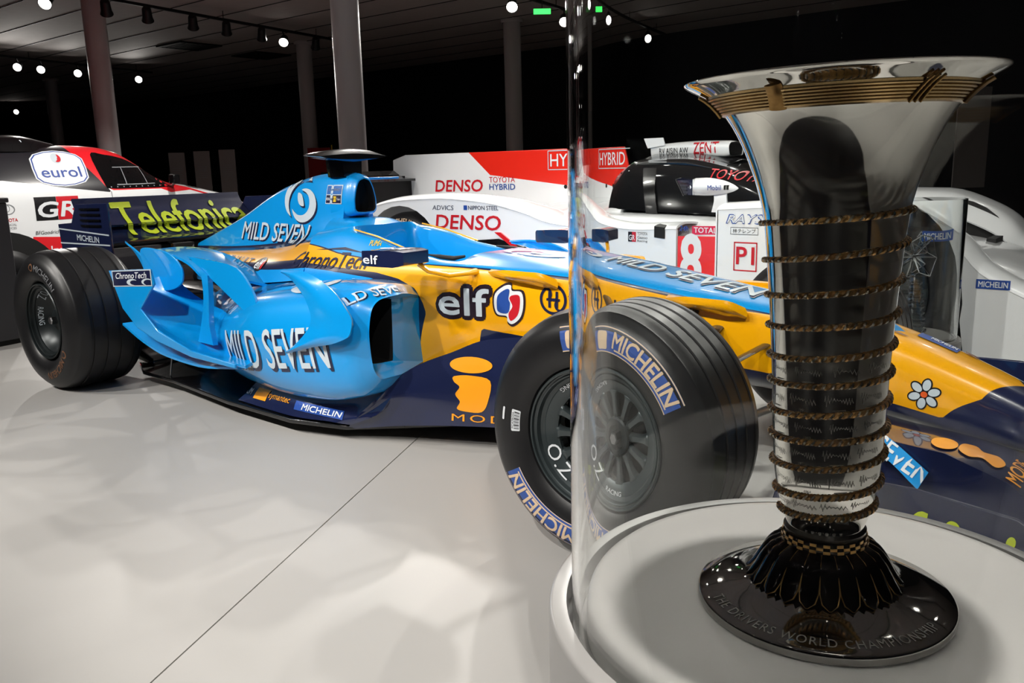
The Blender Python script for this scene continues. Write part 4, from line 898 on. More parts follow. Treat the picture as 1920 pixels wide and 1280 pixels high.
cat = poly2d(smoothpoly([(-.020, -.012), (-.004, .002), (.010, .008), (.026, .022), (.020, .008), (.012, -.002), (.014, -.018), (.004, -.006), (-.008, -.010)], 3)); put(cat, -1.425, .735, T_body, p_yel, 'leaping_cat_emblem')
put(text2d('ChronoTech', .062, .46, shear=.25, bold=.02), -1.69, .634, T_body, p_navy, u=(1, 0, .03)); put(poly2d([(-.12, .0), (.06, .016), (.20, -.004), (.05, .006)]), -1.68, .672, T_body, p_navy, 'swoosh')
put(text2d('RENAULT', .034, .30, bold=.01), -2.46, .588, T_body, p_navy, y=-.2); put(text2d('elf', .036, .07, bold=.03), -2.215, .588, T_body, p_white, y=-.2); put(ell2d(.055, .028), -2.21, .588, T_body, p_black, 'roundel', y=-.2, lift=.0016); put(ell2d(.012, .018), -2.172, .588, T_body, p_red, 'roundel', y=-.2, lift=.003)
# side pod
shadowed(text2d('MILD SEVEN', .15, .69, bold=.01), -1.575, .345, T_pod, p_pale, y=-.69, u=(1, 0, .13), dx=.012, dz=-.012)
wrap('lettering_shadow', text2d('MILD SEVEN', .040, .30, bold=.02), (-1.118, -.556, .570), (.2, 1, 0), (-.6, 0, .8), T_pod, p_navy, car, .002, .02); wrap('lettering', text2d('MILD SEVEN', .040, .30, bold=.02), (-1.12, -.56, .573), (.2, 1, 0), (-.6, 0, .8), T_pod, p_pale, car, .0035, .02)
sw2 = (sw1[0]*np.array([1.2, 1.2]), sw1[1])
wrap('swirl_emblem', sw2, (-1.50, -.48, .6), (.93, -.35, 0), (.35, .93, 0), T_pod, p_pale, car, .003, .03); wrap('lettering', text2d('MILD SEVEN', .07, .5, bold=.02), (-1.62, -.40, .6), (1, 0, 0), (0, 1, 0), T_pod, p_pale, car, .003, .03)
# monocoque flank
eg = text2d('elf', .098, .225, bold=.03)
put(outline2d(eg, .016), -.945, .519, T_body, mat('print_plum_black', (38, 22, 32), .4, coat=.5), lift=.0018, u=(1, 0, .02)); put(eg, -.945, .519, T_body, p_pale, lift=.0034, u=(1, 0, .02))
fl1 = smoothpoly([(-.055, -.005), (-.050, .035), (-.015, .062), (.012, .066), (.018, .048), (.055, .045), (.062, .005), (.050, -.040), (.018, -.066), (-.002, -.058), (-.006, -.040), (-.042, -.036)], 4)
for k, mm, lf in ((1.16, mat('print_plum_black', (38, 22, 32), .4), .0024), (1.03, p_white, .0036)): put(off2d(poly2d(fl1), s=k), -.752, .522, T_body, mm, 'flame_emblem', lift=lf)
put(poly2d(smoothpoly([(-.045, -.005), (-.040, .030), (-.010, .052), (.008, .052), (.004, .02), (.010, .004), (.0, -.03), (-.038, -.028)], 4)), -.752, .522, T_body, p_blue, 'flame_emblem', lift=.0046)
put(poly2d(smoothpoly([(.008, .022), (.020, .034), (.048, .034), (.05, .0), (.040, -.035), (.016, -.056), (.006, -.05), (.004, -.03), (.020, -.005)], 4)), -.752, .522, T_body, p_red, 'flame_emblem', lift=.0046)
for cx_ in (-.571,):
    hg = join2d(ring2d(.042, .052, 40), off2d(rect2d(.010, .056), -.014, 0), off2d(rect2d(.010, .056), .014, 0), rect2d(.036, .010), off2d(ring2d(.014, .022, 14, PI/2, 1.5*PI), .026, -.018), off2d(ring2d(.014, .022, 14, -PI/2, PI/2), -.026, .018))
    put(hg, cx_, .550, T_body, p_navy, 'round_emblem')
put(text2d('HANJIN', .048, .33, bold=.02), -.275, .530, T_body, p_navy, y=-.2, u=(1, 0, -.02))
fs = [c_ for c_ in range(6)]
pet = []
for k in range(6): pet.append(off2d(off2d(ell2d(.0155, .0105, 18), .0265, 0), rot=2*PI*k/6+.3))
big = [off2d(off2d(ell2d(.0195, .0145, 18), .0265, 0), rot=2*PI*k/6+.3) for k in range(6)]
for k in range(6): put(big[k], .592, .368, T_body, p_black, 'daisy_outline', y=-.12, lift=.002, ml=.02); put(pet[k], .592, .368, T_body, p_pale, 'daisy_petal', y=-.12, lift=.0034, ml=.02)
put(ell2d(.0105, .0095, 18), .592, .368, T_body, p_black, 'daisy_outline', y=-.12, lift=.0042); put(ell2d(.009, .0085, 18), .592, .368, T_body, mat('print_rust', (226, 92, 28), .4), 'daisy_centre', y=-.12, lift=.005)
# nose top: brand along the blue deck, badge further on
wrap('lettering', text2d('MILD SEVEN', .125, .66, bold=.02, shear=.1), (-.26, -.02, .7), (1, 0, 0), (0, 1, 0), T_body, p_pale, car, .004, .03); wrap('lettering_shadow', text2d('MILD SEVEN', .125, .66, bold=.02, shear=.1), (-.252, -.032, .7), (1, 0, 0), (0, 1, 0), T_body, p_navy, car, .0022, .03)
wrap('swirl_emblem', (sw1[0]*np.array([1.05, .62]), sw1[1]), (-.80, -.03, .7), (1, 0, 0), (0, 1, 0), T_body, p_pale, car, .004, .03)
wrap('nose_badge', rect2d(.115, .05), (.63, -.06, .6), (1, 0, -.35), (0, .8, .6), T_body, p_blue, car, .003, .02); wrap('lettering', text2d('MICHELIN', .022, .075, bold=.03), (.645, -.06, .6), (1, 0, -.35), (0, .8, .6), T_body, p_white, car, .0045, .02)
wrap('crest', join2d(ring2d(.009, .014, 18), ring2d(.017, .021, 18)), (.735, -.055, .6), (1, 0, -.4), (0, .8, .6), T_body, p_brown, car, .004, .02)
wrap('nose_slot', poly2d([(-.04, .004), (.03, -.004), (.05, .004), (-.03, .014)]), (.50, -.045, .6), (1, 0, -.3), (0, 1, 0), T_body, p_brown, car, .003, .02)
# bargeboard blobs and letters
bbs = [o for o in car.children if o.name.startswith('bargeboard')][:1]; T_bb = bvh(bbs)
put(ell2d(.078, .028), -.835, .315, T_bb, p_orange, 'dot_emblem', y=-.36)
blob = smoothpoly([(-.06, .058), (.0, .064), (.07, .050), (.066, -.02), (.045, -.062), (-.01, -.064), (-.042, -.055), (-.032, -.030), (-.050, -.004), (-.036, .022), (-.058, .040)], 4)
put(poly2d(blob), -.830, .215, T_bb, p_orange, 'wave_emblem', y=-.38); put(text2d('MODE', .026, .23, bold=.0, space=1.3), -.775, .128, T_bb, p_orange, y=-.38)
# front wing graphics
fep = [o for o in car.children if o.name.startswith('front_end_plate')][:1]; T_fe = bvh(fep)
put(text2d('Telefonica', .17, .60, shear=.2, bold=.01), .74, .185, T_fe, p_green, y=-.72)
put(ell2d(.014, .014), .80, .25, T_fe, p_green, 'dot_emblem', y=-.72)
fw = [o for o in car.children if o.name.startswith('cascade_wing')]; T_fw = bvh(fw)
wrap('dot_emblem', ell2d(.030, .050), (.70, -.35, .3), (1, 0, 0), (0, 1, 0), T_fw, p_orange, car, .004, .02)
wrap('wave_emblem', poly2d([(a_*1.1, b_*2.0) for a_, b_ in smoothpoly([(-.045, .02), (-.02, .028), (.0, .012), (.03, .018), (.05, .0), (.035, -.022), (.005, -.012), (-.02, -.024), (-.045, -.010)], 4)]), (.785, -.345, .3), (1, 0, 0), (0, 1, 0), T_fw, p_orange, car, .004, .02)
wrap('lettering', text2d('MODE', .034, .17, bold=.03), (.868, -.33, .3), (0, 1, 0), (-1, 0, 0), T_fw, p_orange, car, .004, .02)
T_in = bvh([fl_b]); wrap('lettering', text2d('MILD SEVEN', .040, .27, bold=.03), (.575, -.50, .325), (.86, 0, -.50), (.5, 0, .86), T_in, p_white, car, .003, .03)
# fence badge, mirror, floor edge, rear wing
fn_ = [o for o in car.children if o.name.startswith('flip_up_fence')][0]; yF = -.7375
fm = lambda l: flatmap((-2.475, yF-l, .563), (1, 0, .075), (0, 0, 1))
mark('fence_badge', rect2d(.345, .072), fm(.0), p_pale, car); mark('fence_badge', rect2d(.33, .062), fm(.001), p_navy, car)
mark('lettering', off2d(text2d('ChronoTech', .026, .27, shear=.25, bold=.02), 0, .012), fm(.002), p_white, car); mark('swoosh', join2d(crescent(.006, .018, .5, 5.2, 0), off2d(crescent(.010, .018, .3, 4.6, 0), .05, 0)), flatmap((-2.47, yF-.002, .546), (2.6, 0, .2), (0, 0, .8)), p_pale, car)
for dz, nm, w_ in ((0, 'elf', .075),): mark('lettering', text2d(nm, .030, w_, bold=.03), flatmap((-1.105, -.5735, .694), X_, Z_), p_white, car)
mark('lettering', text2d('elf', .06, .13, bold=.03), flatmap((-1.05, -.50, .7285), X_, (0, 1, 0)), p_white, car); 
for nm, x_, w_, mm in (('ELYSIUM', -1.93, .10, p_white), ('symantec', -1.66, .16, p_orange)):
    fil = [o for o in car.children if o.name.startswith('floor_fillet')][:1]; wrap('lettering', text2d(nm, .026, w_, bold=.01), (x_, -.62, .12), (1, -.0, -.0), (0, .3, 1), bvh(fil), mm, car, .003, .03)
wrap('sponsor_patch', rect2d(.10, .045), (-1.80, -.62, .12), (1, 0, 0), (0, .3, 1), bvh(fil), p_orange, car, .003, .03)
wrap('sponsor_patch', rect2d(.24, .034), (-1.42, -.62, .115), (1, 0, 0), (0, .3, 1), bvh(fil), p_blue, car, .003, .03); wrap('lettering', text2d('MICHELIN', .022, .19, bold=.03, shear=.2), (-1.40, -.62, .115), (1, 0, 0), (0, .3, 1), bvh(fil), p_white, car, .0045, .03)
rw = [o for o in car.children if o.name.startswith(('rear_flap', 'rear_main_plane'))]; T_rw = bvh(rw)
wrap('lettering', text2d('Telefonica', .255, .755, shear=.22, bold=.02), (-3.36, .065, .788), (0, 1, 0), (-.55, 0, .83), T_rw, p_green, car, .004, .03)
mark('lettering', text2d('MICHELIN', .030, .24, bold=.03), flatmap((-3.33, -.5135, .688), (1, 0, -.03), Z_), p_pale, car); mark('dot_emblem', ell2d(.06, .045), flatmap((-3.36, -.5135, .585), X_, Z_), p_orange, car)
# ------------------------------------------------------------------ white closed prototype with the tall fin
lm = thing('prototype_car', 'white and red closed endurance racing car numbered 8 with tall tail fin', 'race car', (-1.6, 2.45, 0))
def rehome(root):
    for o in root.children: o.matrix_parent_inverse = Matrix.Translation(-root.location)
LC = 2.45
def H(pts): return [(LC-y, z) for y, z in pts]
m_win = mat('dark_tinted_glass', (8, 9, 11), .06, coat=1)
m_scr = mat('smoked_screen', (16, 17, 19), .08, coat=1)
sk = loft('engine_deck', [(-4.12, H([(0, .60), (.30, .58), (.50, .56), (.52, .3), (0, .28)])), (-3.4, H([(0, .66), (.30, .63), (.50, .63), (.56, .3), (0, .22)])), (-2.7, H([(0, .72), (.30, .68), (.52, .64), (.62, .3), (0, .15)])), (-2.15, H([(0, .78), (.30, .74), (.50, .68), (.64, .3), (0, .1)])), (-1.9, H([(0, .84), (.3, .80), (.48, .70), (.64, .3), (0, .1)]))], m_white, lm, y0=LC, nx=6, nr=5)
loft('canopy', [(-2.1, H([(0, .96), (.22, .93), (.34, .84), (.42, .72), (0, .70)])), (-1.85, H([(0, 1.04), (.26, 1.015), (.40, .93), (.47, .72), (0, .70)])), (-1.5, H([(0, 1.045), (.28, 1.02), (.42, .93), (.49, .71), (0, .69)])), (-1.1, H([(0, .985), (.28, .965), (.41, .90), (.48, .70), (0, .68)])), (-.6, H([(0, .76), (.26, .75), (.38, .72), (.43, .66), (0, .64)])), (-.45, H([(0, .67), (.25, .665), (.36, .655), (.40, .63), (0, .62)]))], m_scr, lm, y0=LC, nx=6, nr=6)
sheet('roof_skin', [[(x, LC+y, z) for y, z in r] for x, r in ((-2.02, [(-.30, .935), (0, .99), (.30, .935)]), (-1.75, [(-.34, .995), (-0, 1.056), (.34, .995)]), (-1.45, [(-.36, .99), (0, 1.056), (.36, .99)]), (-1.14, [(-.35, .945), (0, 1.0), (.35, .945)]))], .012, m_black, lm, 5, 5)
for s in (-1, 1): sheet('roof_pillar', [[(-1.72, LC+s*.385, .965), (-1.60, LC+s*.385, .965)], [(-1.66, LC+s*.475, .83), (-1.56, LC+s*.475, .83)], [(-1.62, LC+s*.50, .70), (-1.52, LC+s*.50, .70)]], .015, m_black, lm, 3, 2)
loft('tub', [(-2.3, H([(0, .70), (.45, .70), (.66, .685), (.74, .62), (.76, .3), (0, .1)])), (-1.7, H([(0, .69), (.45, .70), (.62, .69), (.70, .62), (.72, .3), (0, .1)])), (-1.15, H([(0, .68), (.44, .69), (.60, .68), (.68, .60), (.70, .3), (0, .1)])), (-.5, H([(0, .64), (.4, .635), (.50, .61), (.55, .5), (.56, .3), (0, .1)])), (.3, H([(0, .54), (.35, .53), (.48, .50), (.52, .42), (.53, .2), (0, .1)])), (.92, H([(0, .34), (.35, .335), (.5, .32), (.55, .28), (.55, .16), (0, .12)]))], m_white, lm, y0=LC, nx=6, nr=5)
# tail fin with its red field
m_fin = livery('fin_livery', WHT, [([(-4.3, 1.9), (-3.345, 1.9), (-3.34, 1.112), (-3.13, .94), (-2.44, .862), (-2.0, .80)], [(-4.3, 2), (-2, 2)], (232, 40, 24))], -4.3, -2.0, src='OBJ', coat=.8)
plate('tail_fin', [(-4.185, 1.075), (-4.04, 1.112), (-2.17, 1.112), (-2.06, .83), (-2.02, .72), (-4.06, .55), (-4.06, .80), (-4.10, .93), (-4.19, .94)], LC-.012, .024, m_fin, lm, bev=.006)
G().box(-4.09, LC-.014, .905, -4.05, LC+.014, .945).go('fin_slot', m_matte, lm)
for x_, z_ in ((-2.43, .85), (-2.32, .85), (-2.2, .8)): G().lathe([(0, -.003), (.014, -.003), (.014, 0)], 14, axis='y', o=(x_, LC-.012, z_)).go('fin_fastener', m_matte, lm)
G().lathe([(.0, -.02), (.030, -.02), (.030, -.028), (.045, -.030), (.050, -.02), (.052, .0)], 28, axis='y', o=(-2.20, LC-.012, .755)).go('fuel_coupling', m_steel, lm)
G().lathe([(.052, -.012), (.072, -.010), (.074, 0)], 28, axis='y', o=(-2.20, LC-.012, .755)).go('coupling_ring', m_matte, lm)
# roof scoop
scp = loft('roof_scoop', [(-1.84, H([(0, 1.115), (.06, 1.11), (.085, 1.09), (.07, 1.04), (0, 1.03)])), (-1.5, H([(0, 1.128), (.08, 1.12), (.11, 1.09), (.09, 1.04), (0, 1.03)])), (-1.24, H([(0, 1.122), (.09, 1.115), (.12, 1.085), (.10, 1.03), (0, 1.02)])), (-1.20, H([(0, 1.115), (.085, 1.108), (.112, 1.082), (.095, 1.035), (0, 1.028)]))], m_white, lm, y0=LC, nx=5, nr=5, cap=(True, False))
loft('scoop_mouth', [(-1.205, H([(0, 1.108), (.075, 1.10), (.10, 1.08), (.085, 1.042), (0, 1.036)])), (-1.3, H([(0, 1.10), (.06, 1.095), (.085, 1.075), (.07, 1.045), (0, 1.04)]))], m_matte, lm, y0=LC, nx=3, nr=5, cap=(True, True))
plate('scoop_tail', [(-1.90, 1.155), (-1.72, 1.155), (-1.70, 1.105), (-1.86, 1.09)], LC-.10, .012, m_white, lm, bev=.003)
# fenders: flank plates with wheel cut-outs and curved tops
def arch(cx, cz, r, a0, a1, n=18): return [(cx+r*math.cos(math.radians(a0+(a1-a0)*i/n)), cz+r*math.sin(math.radians(a0+(a1-a0)*i/n))) for i in range(n+1)]
rear_top = [(-3.85, .50), (-3.75, .60), (-3.6, .685), (-3.4, .752), (-3.18, .785), (-2.8, .800), (-2.4, .775), (-2.1, .715), (-1.9, .66), (-1.5, .632), (-1.14, .645)]
front_top = [(-.86, .752), (-.6, .765), (-.35, .775), (-.1, .772), (.15, .70), (.30, .62), (.42, .50), (.7, .37), (.93, .29)]
for s in (-1, 1):
    yo = LC+s*.91; tk = -s*.02
    plate('rear_flank', [(-3.85, .22)]+rear_top+[(-1.14, .12), (-2.70, .12)]+arch(-3.18, .36, .395, -20, 200)+[(-3.62, .22)], yo, tk, m_white, lm)
    sheet('rear_fender', [[(x, yo, z), (x, yo-s*.015, z+.012), (x, yo-s*.12, z+.030), (x, yo-s*.32, z+.012), (x, yo-s*.45, z-.08)] for x, z in rear_top], .012, m_white, lm, 4, 4)
    plate('front_flank', [(-.86, .2)]+front_top+[(.93, .14), (.38, .14)]+arch(-.03, .36, .39, -10, 190)+[(-.45, .2)], yo-s*-.03, tk, m_white, lm)
    sheet('front_fender', [[(x, yo+s*.03, z), (x, yo+s*.01, z+.014), (x, yo-s*.12, z+.03), (x, yo-s*.32, z+.01), (x, yo-s*.44, z-.10)] for x, z in front_top], .012, m_white, lm, 4, 4)
    plate('fender_rear_face', [(yo+s*.03, .2), (yo+s*.03, .752), (yo-s*.12, .78), (yo-s*.40, .72), (yo-s*.40, .2)], -.87, .015, m_white, lm, axis='x')
    plate('wheel_well', arch(-3.18, .36, .40, 0, 360, 30), yo-s*.40, -s*.01, m_matte, lm); plate('wheel_well', arch(-.03, .36, .395, 0, 360, 30), yo-s*.36, -s*.01, m_matte, lm)
    plate('side_skirt', [(-1.85, .05), (-.86, .05), (-.86, .30), (-1.30, .34), (-2.3, .56), (-2.55, .54), (-2.6, .05)], yo+s*.008, tk*.5, m_black, lm)
    plate('side_skirt_edge', [(-2.33, .60), (-2.28, .60), (-2.12, .50), (-2.17, .50)], yo+s*.012, tk*.5, m_red, lm)
    # mirror on a stalk over the front fender
    my = LC+s*.71
    cs = lambda r, zc, n=8: [(my+r*1.0*math.sin(2*PI*i/n), zc+r*.62*math.cos(2*PI*i/n)) for i in range(n)]
    loft('mirror_shell', [(-1.12, cs(.075, .865)), (-1.05, cs(.078, .865)), (-.95, cs(.062, .862)), (-.88, cs(.032, .858)), (-.85, cs(.006, .856))], m_white, lm, nx=4, nr=4, mirror=False, closed=True)
    if s < 0:
        G().prism([(-1.10, my-.078, .823), (-1.10, my-.078, .907), (-1.19, my-.052, .915), (-1.235, my-.040, .905), (-1.17, my-.058, .823)], (.006, .02, 0)).go('mirror_face', mat('mirror_silvering', (235, 235, 235), .02, metal=1), lm)
        G().tube([(-1.19, my-.054, .916), (-1.238, my-.042, .907), (-1.172, my-.060, .821)], .003, 6).go('mirror_frame', m_black, lm)
    plate('mirror_glass', [(my+.07*math.sin(2*PI*i/16), .865+.043*math.cos(2*PI*i/16)) for i in range(16)], -1.135, .004, mat('mirror_silvering', (235, 235, 235), .02, metal=1), lm, axis='x')
    sheet('mirror_stalk', [[(-1.0, my+.0, .84), (-.92, my, .84)], [(-.99, my+s*.01, .79), (-.91, my+s*.01, .79)], [(-1.0, my+s*.02, .73), (-.88, my+s*.02, .73)]], .014, m_white, lm, 3, 2)
def lmp_wheel(x, s):
    R, Wd, yo = .355, .35, .895; o = (x, LC, .356); Y = lambda d: s*(yo-d)
    side = [(.235, .02), (.25, .006), (.28, .0), (.315, .004), (.338, .016), (.35, .035)]
    G().lathe([(r, Y(d)) for r, d in side+[(R, .06), (R, Wd-.06)]+[(r, Wd-d) for r, d in side[::-1]]], 72, axis='y', o=o).go('tyre', m_rubber, lm, angle=40)
    G().lathe([(r, Y(d)) for r, d in ((.236, .02), (.232, .012), (.226, .02), (.222, .05), (.12, .075), (.05, .06), (0, .06))], 60, axis='y', o=o).go('rim', m_rimd, lm, angle=40)
    for k in range(10):
        a = 2*PI*k/10; c, q = math.cos(a), math.sin(a); P = [(o[0]+r*c-w*q*e, o[1]+Y(d), o[2]+r*q+w*c*e) for r, w, d in ((.05, .012, .05), (.222, .02, .03)) for e in (-1, 1)]
        G().prism([P[0], P[1], P[3], P[2]], (0, -s*.012, 0)).go('spoke', m_rim, lm)
    if s < 0:
        def sw(ang, r0=.295):
            def fn(u, v):
                r = r0+v; d = float(np.interp(r, [p[0] for p in side], [p[1] for p in side]))-.002; a = ang-u/r0
                return (o[0]+r*math.cos(a), o[1]+Y(d), o[2]+r*math.sin(a))
            return fn
        mark('sidewall_lettering', dense(text2d('MICHELIN', .036, .25, bold=.02, shear=.15), .015), sw(math.radians(92)), p_beige, lm); mark('sidewall_lettering', dense(text2d('R22', .03, .06, bold=.0), .015), sw(math.radians(48)), p_grey, lm); mark('sidewall_mark', ring2d(.008, .02, 16), sw(math.radians(124)), p_brown, lm)
        mark('rim_lettering', dense(text2d('RAYS', .02, .09, bold=.03, shear=.2), .015), lambda u, v: (o[0]+u, o[1]+Y(.012), o[2]+.205+v), p_pale, lm)
for x in (-3.18, -.03): lmp_wheel(x, -1); lmp_wheel(x, 1)
# rear wing
sheet('rear_wing', [[(-3.93, y, .915), (-4.04, y, .925), (-4.17, y, .955)] for y in (1.70, 2.45, 3.20)], .018, m_black, lm, 2, 4)
sheet('rear_flap', [[(-4.12, y, .95), (-4.18, y, .985)] for y in (1.70, 2.45, 3.20)], .010, m_black, lm, 2, 2)
for y in (1.69, 3.20): plate('wing_end_plate', [(-3.90, .99), (-4.19, .99), (-4.19, .58), (-3.95, .58)], y, .01, m_black, lm)
plate('wing_shroud', [(1.9, .55), (1.9, .905), (2.44, .905), (2.44, .60)], -3.99, .012, m_matte, lm, axis='x')
# graphics
FY = LC-.0145
def fl_(x, z, y=FY, l=0.0): return flatmap((x, y-l, z), (1, 0, 0), (0, 0, 1))
mark('lettering', text2d('DENSO', .088, .50, bold=.03, shear=.12), fl_(-3.456, .862), p_red, lm); mark('lettering', text2d('TOYOTA', .042, .25), fl_(-3.013, .905), p_red, lm); mark('lettering', text2d('HYBRID', .042, .25, bold=.02), fl_(-3.013, .852), p_blue, lm)
mark('lettering', text2d('HYBRID', .085, .40, bold=.01), fl_(-2.36, 1.035), p_white, lm); mark('outline', join2d(off2d(rect2d(.48, .006), 0, .065), off2d(rect2d(.48, .006), 0, -.065), off2d(rect2d(.006, .13), -.24, 0)), fl_(-2.34, 1.035), p_pale, lm)
for k in range(3): mark('crew_name', text2d(('ALONSO', 'BUEMI', 'NAKAJIMA')[k], .016, .09), fl_(-2.085+.012*k, .755-.024*k), p_black, lm)
yF_ = LC-.912
mark('lettering', text2d('DENSO', .090, .56, bold=.03, shear=.12), fl_(-2.564, .655, yF_), p_red, lm); mark('lettering', text2d('ADVICS', .030, .19, shear=.1), fl_(-2.774, .746, yF_), p_navy, lm); mark('lettering', text2d('NIPPON STEEL', .026, .25, bold=.01), fl_(-2.425, .748, yF_), p_navy, lm); mark('square_logo', rect2d(.03, .03), fl_(-2.575, .748, yF_), p_blue, lm)
mark('badge', rect2d(.036, .055), fl_(-1.507, .596, yF_), p_black, lm); mark('badge', rect2d(.036, .055), fl_(-1.471, .596, yF_), p_red, lm); mark('lettering', text2d('GR', .03, .055, bold=.02), fl_(-1.489, .592, yF_, .001), p_white, lm)
for k, w_ in enumerate(('TOYOTA', 'Gazoo', 'Racing')): mark('lettering', text2d(w_, .016, .085), fl_(-1.397, .616-.021*k, yF_), p_black, lm)
dy = yF_-.004
plate('number_panel', [(-1.125, .10), (-.865, .10), (-.865, .618), (-1.125, .612)], dy, .003, mat('scarlet_print', (232, 40, 30), .4, coat=.5), lm)
mark('number', text2d('8', .26, .125, bold=.05), fl_(-1.035, .49, dy-.001), p_white, lm)
plate('sponsor_panel', [(-1.03, .622), (-.865, .628), (-.865, .672), (-1.03, .668)], dy, .003, mat('crimson_print', (214, 28, 66), .4, coat=.5), lm); mark('lettering', text2d('TOTAL', .028, .145, bold=.03), fl_(-.945, .648, dy-.001), p_white, lm)
mark('lettering', text2d('24h', .026, .06, bold=.03, shear=.2), fl_(-1.085, .655, dy), p_mblue, lm); mark('lettering', text2d('LE MANS', .012, .07), fl_(-1.085, .634, dy), p_black, lm)
yP = LC-.944
mark('lettering', text2d('RAYS', .046, .21, bold=.05, shear=.3), fl_(-.700, .712, yP), p_blue, lm); mark('lettering', text2d('RAYS', .040, .20, bold=.0, shear=.3), fl_(-.700, .712, yP, .001), p_white, lm)
mark('outline', join2d(off2d(rect2d(.155, .002), 0, .017), off2d(rect2d(.155, .002), 0, -.017), off2d(rect2d(.002, .034), -.0775, 0), off2d(rect2d(.002, .034), .0775, 0)), fl_(-.70, .653, yP), p_black, lm); mark('lettering', text2d('林テレンプ', .022, .13), fl_(-.70, .653, yP), p_black, lm)
mark('outline', join2d(off2d(rect2d(.133, .006), 0, .07), off2d(rect2d(.133, .006), 0, -.07), off2d(rect2d(.006, .14), -.0635, 0), off2d(rect2d(.006, .14), .0635, 0)), fl_(-.69, .525, yP), p_red, lm); mark('lettering', text2d('P1', .085, .10, bold=.03), fl_(-.69, .53, yP), p_red, lm)
for x_, z_ in ((.24, .60), (.48, .46)): mark('badge', rect2d(.14, .04), fl_(x_, z_, yP), p_blue, lm); mark('lettering', text2d('MICHELIN', .024, .12, bold=.03), fl_(x_, z_, yP, .001), p_white, lm)
sc_t = bvh([scp])
wrap('lettering', text2d('ZENT', .062, .19, bold=.01), (-1.37, 2.2, 1.082), (1, 0, 0), (0, 0, 1), sc_t, p_red, lm, .003, .03); wrap('lettering', text2d('RV AISIN AW', .034, .25), (-1.63, 2.2, 1.072), (1, 0, 0), (0, 0, 1), sc_t, p_black, lm, .003, .03)
mark('lettering', text2d('Mobil', .026, .075, bold=.01), lambda u, v: (-.965+u, LC-.71-math.sqrt(max(0, .068**2-(v*1.6)**2))-.004+u*.25, .862+v), p_mblue, lm); G().box(-.912, LC-.765, .85, -.904, LC-.70, .874).box(-.898, LC-.76, .85, -.890, LC-.70, .874).go('mirror_slot', m_matte, lm)
rf = [o for o in lm.children if o.name.startswith('canopy')]; wrap('lettering', text2d('TOYOTA', .05, .32, bold=.01), (-1.03, 2.2, .915), (1, 0, -.1), (0, 0, 1), bvh(rf+[o for o in lm.children if o.name.startswith('roof_skin')]), p_red, lm, .004, .03)
# side intake as a black block, deck slots, small looped post added on the deck
loft('side_intake', [(-1.30, [(1.535, .60), (1.535, .66), (1.62, .67), (1.62, .60)]), (-1.22, [(1.53, .595), (1.53, .655), (1.62, .67), (1.62, .60)])], m_matte, lm, nx=2, nr=2, mirror=False, closed=True)
for x_, y_ in ((.1, 2.3), (.25, 2.6)): G().box(x_, y_, .50, x_+.05, y_+.22, .56).go('deck_slot', m_matte, lm)
G().tube([(.60, 1.9, .38), (.60, 1.9, .50)], .004, 6).tube([(.60, 1.9+.018*math.sin(a), .53+.03*math.cos(a)) for a in [2*PI*i/14 for i in range(15)]], .004, 6).box(.57, 1.86, .375, .63, 1.94, .39).go('looped_post', m_matte, lm)
rehome(lm)
# ------------------------------------------------------------------ rally pick-up in the sunken bay, seen side-on; local +x = forward, local -y = near flank
TW = .95
tk = thing('rally_truck', 'red, white and black rally pick-up truck with oval oil badge', 'truck', (-8.14-TW, .82, -.53), rz=PI/2)
def K(zt, hw=TW, tw=.68, zs=1.38): return [(-y, z) for y, z in ((0, zt), (tw*.8, zt-.008), (tw, zt-.05), (tw+(hw-tw)*.6, zt-(zt-zs)*.55), (hw-.02, zs+.02), (hw, zs-.12), (hw, zs-.45), (hw-.03, .48), (hw-.12, .32), (0, .30))]
RW_ = (236, 238, 240); BK_ = (34, 33, 38); RD_ = (226, 30, 40)
m_tk = livery('truck_livery', RW_, [
    ([(-.7, 1.53), (.12, 1.515), (.67, 1.43), (1.17, 1.365), (1.18, 1.95), (3.1, 1.95)], [(-.7, 2), (.80, 2), (.81, 1.90), (1.18, 1.36), (3.1, 1.36)], BK_),
    ([(-.7, 1.95), (.80, 1.95), (.81, 1.90), (1.13, 1.42), (1.2, 1.385), (1.75, 1.385), (1.86, 1.34), (2.1, 1.36), (2.5, 1.24), (3.1, 1.1)], [(-.7, 2), (3.1, 2)], RD_),
    ([(-.7, 1.95), (2.02, 1.95), (2.05, 1.40), (2.3, 1.32), (2.6, 1.24), (3.1, 1.08)], [(-.7, 2), (2.05, 1.44), (2.2, 1.43), (2.6, 1.33), (3.1, 1.25)], RW_),
    ([(-.7, 1.95), (1.33, 1.95), (1.34, 1.22), (2.06, 1.20), (2.07, 1.95), (3.1, 1.95)], [(-.7, 1.32), (3.1, 1.30)], (222, 52, 40)),
    ([(-.7, 0), (3.1, 0)], [(-.7, .6), (.28, .6), (.30, .95), (.72, .92), (.78, .7), (.80, .1), (3.1, .1)], RD_),
    ([(-.7, 1.95), (.78, 1.95), (.80, .2), (3.1, .2)], [(-.7, .9), (.8, .90), (1.55, .86), (1.6, .80), (3.1, .78)], BK_),
    ([(-.7, 1.95), (.90, 1.95), (.92, .84), (1.6, .80), (1.61, 1.95), (3.1, 1.95)], [(-.7, .92), (1.6, .93), (3.1, .93)], RW_)], -.7, 3.1, src='OBJ', coat=.8)
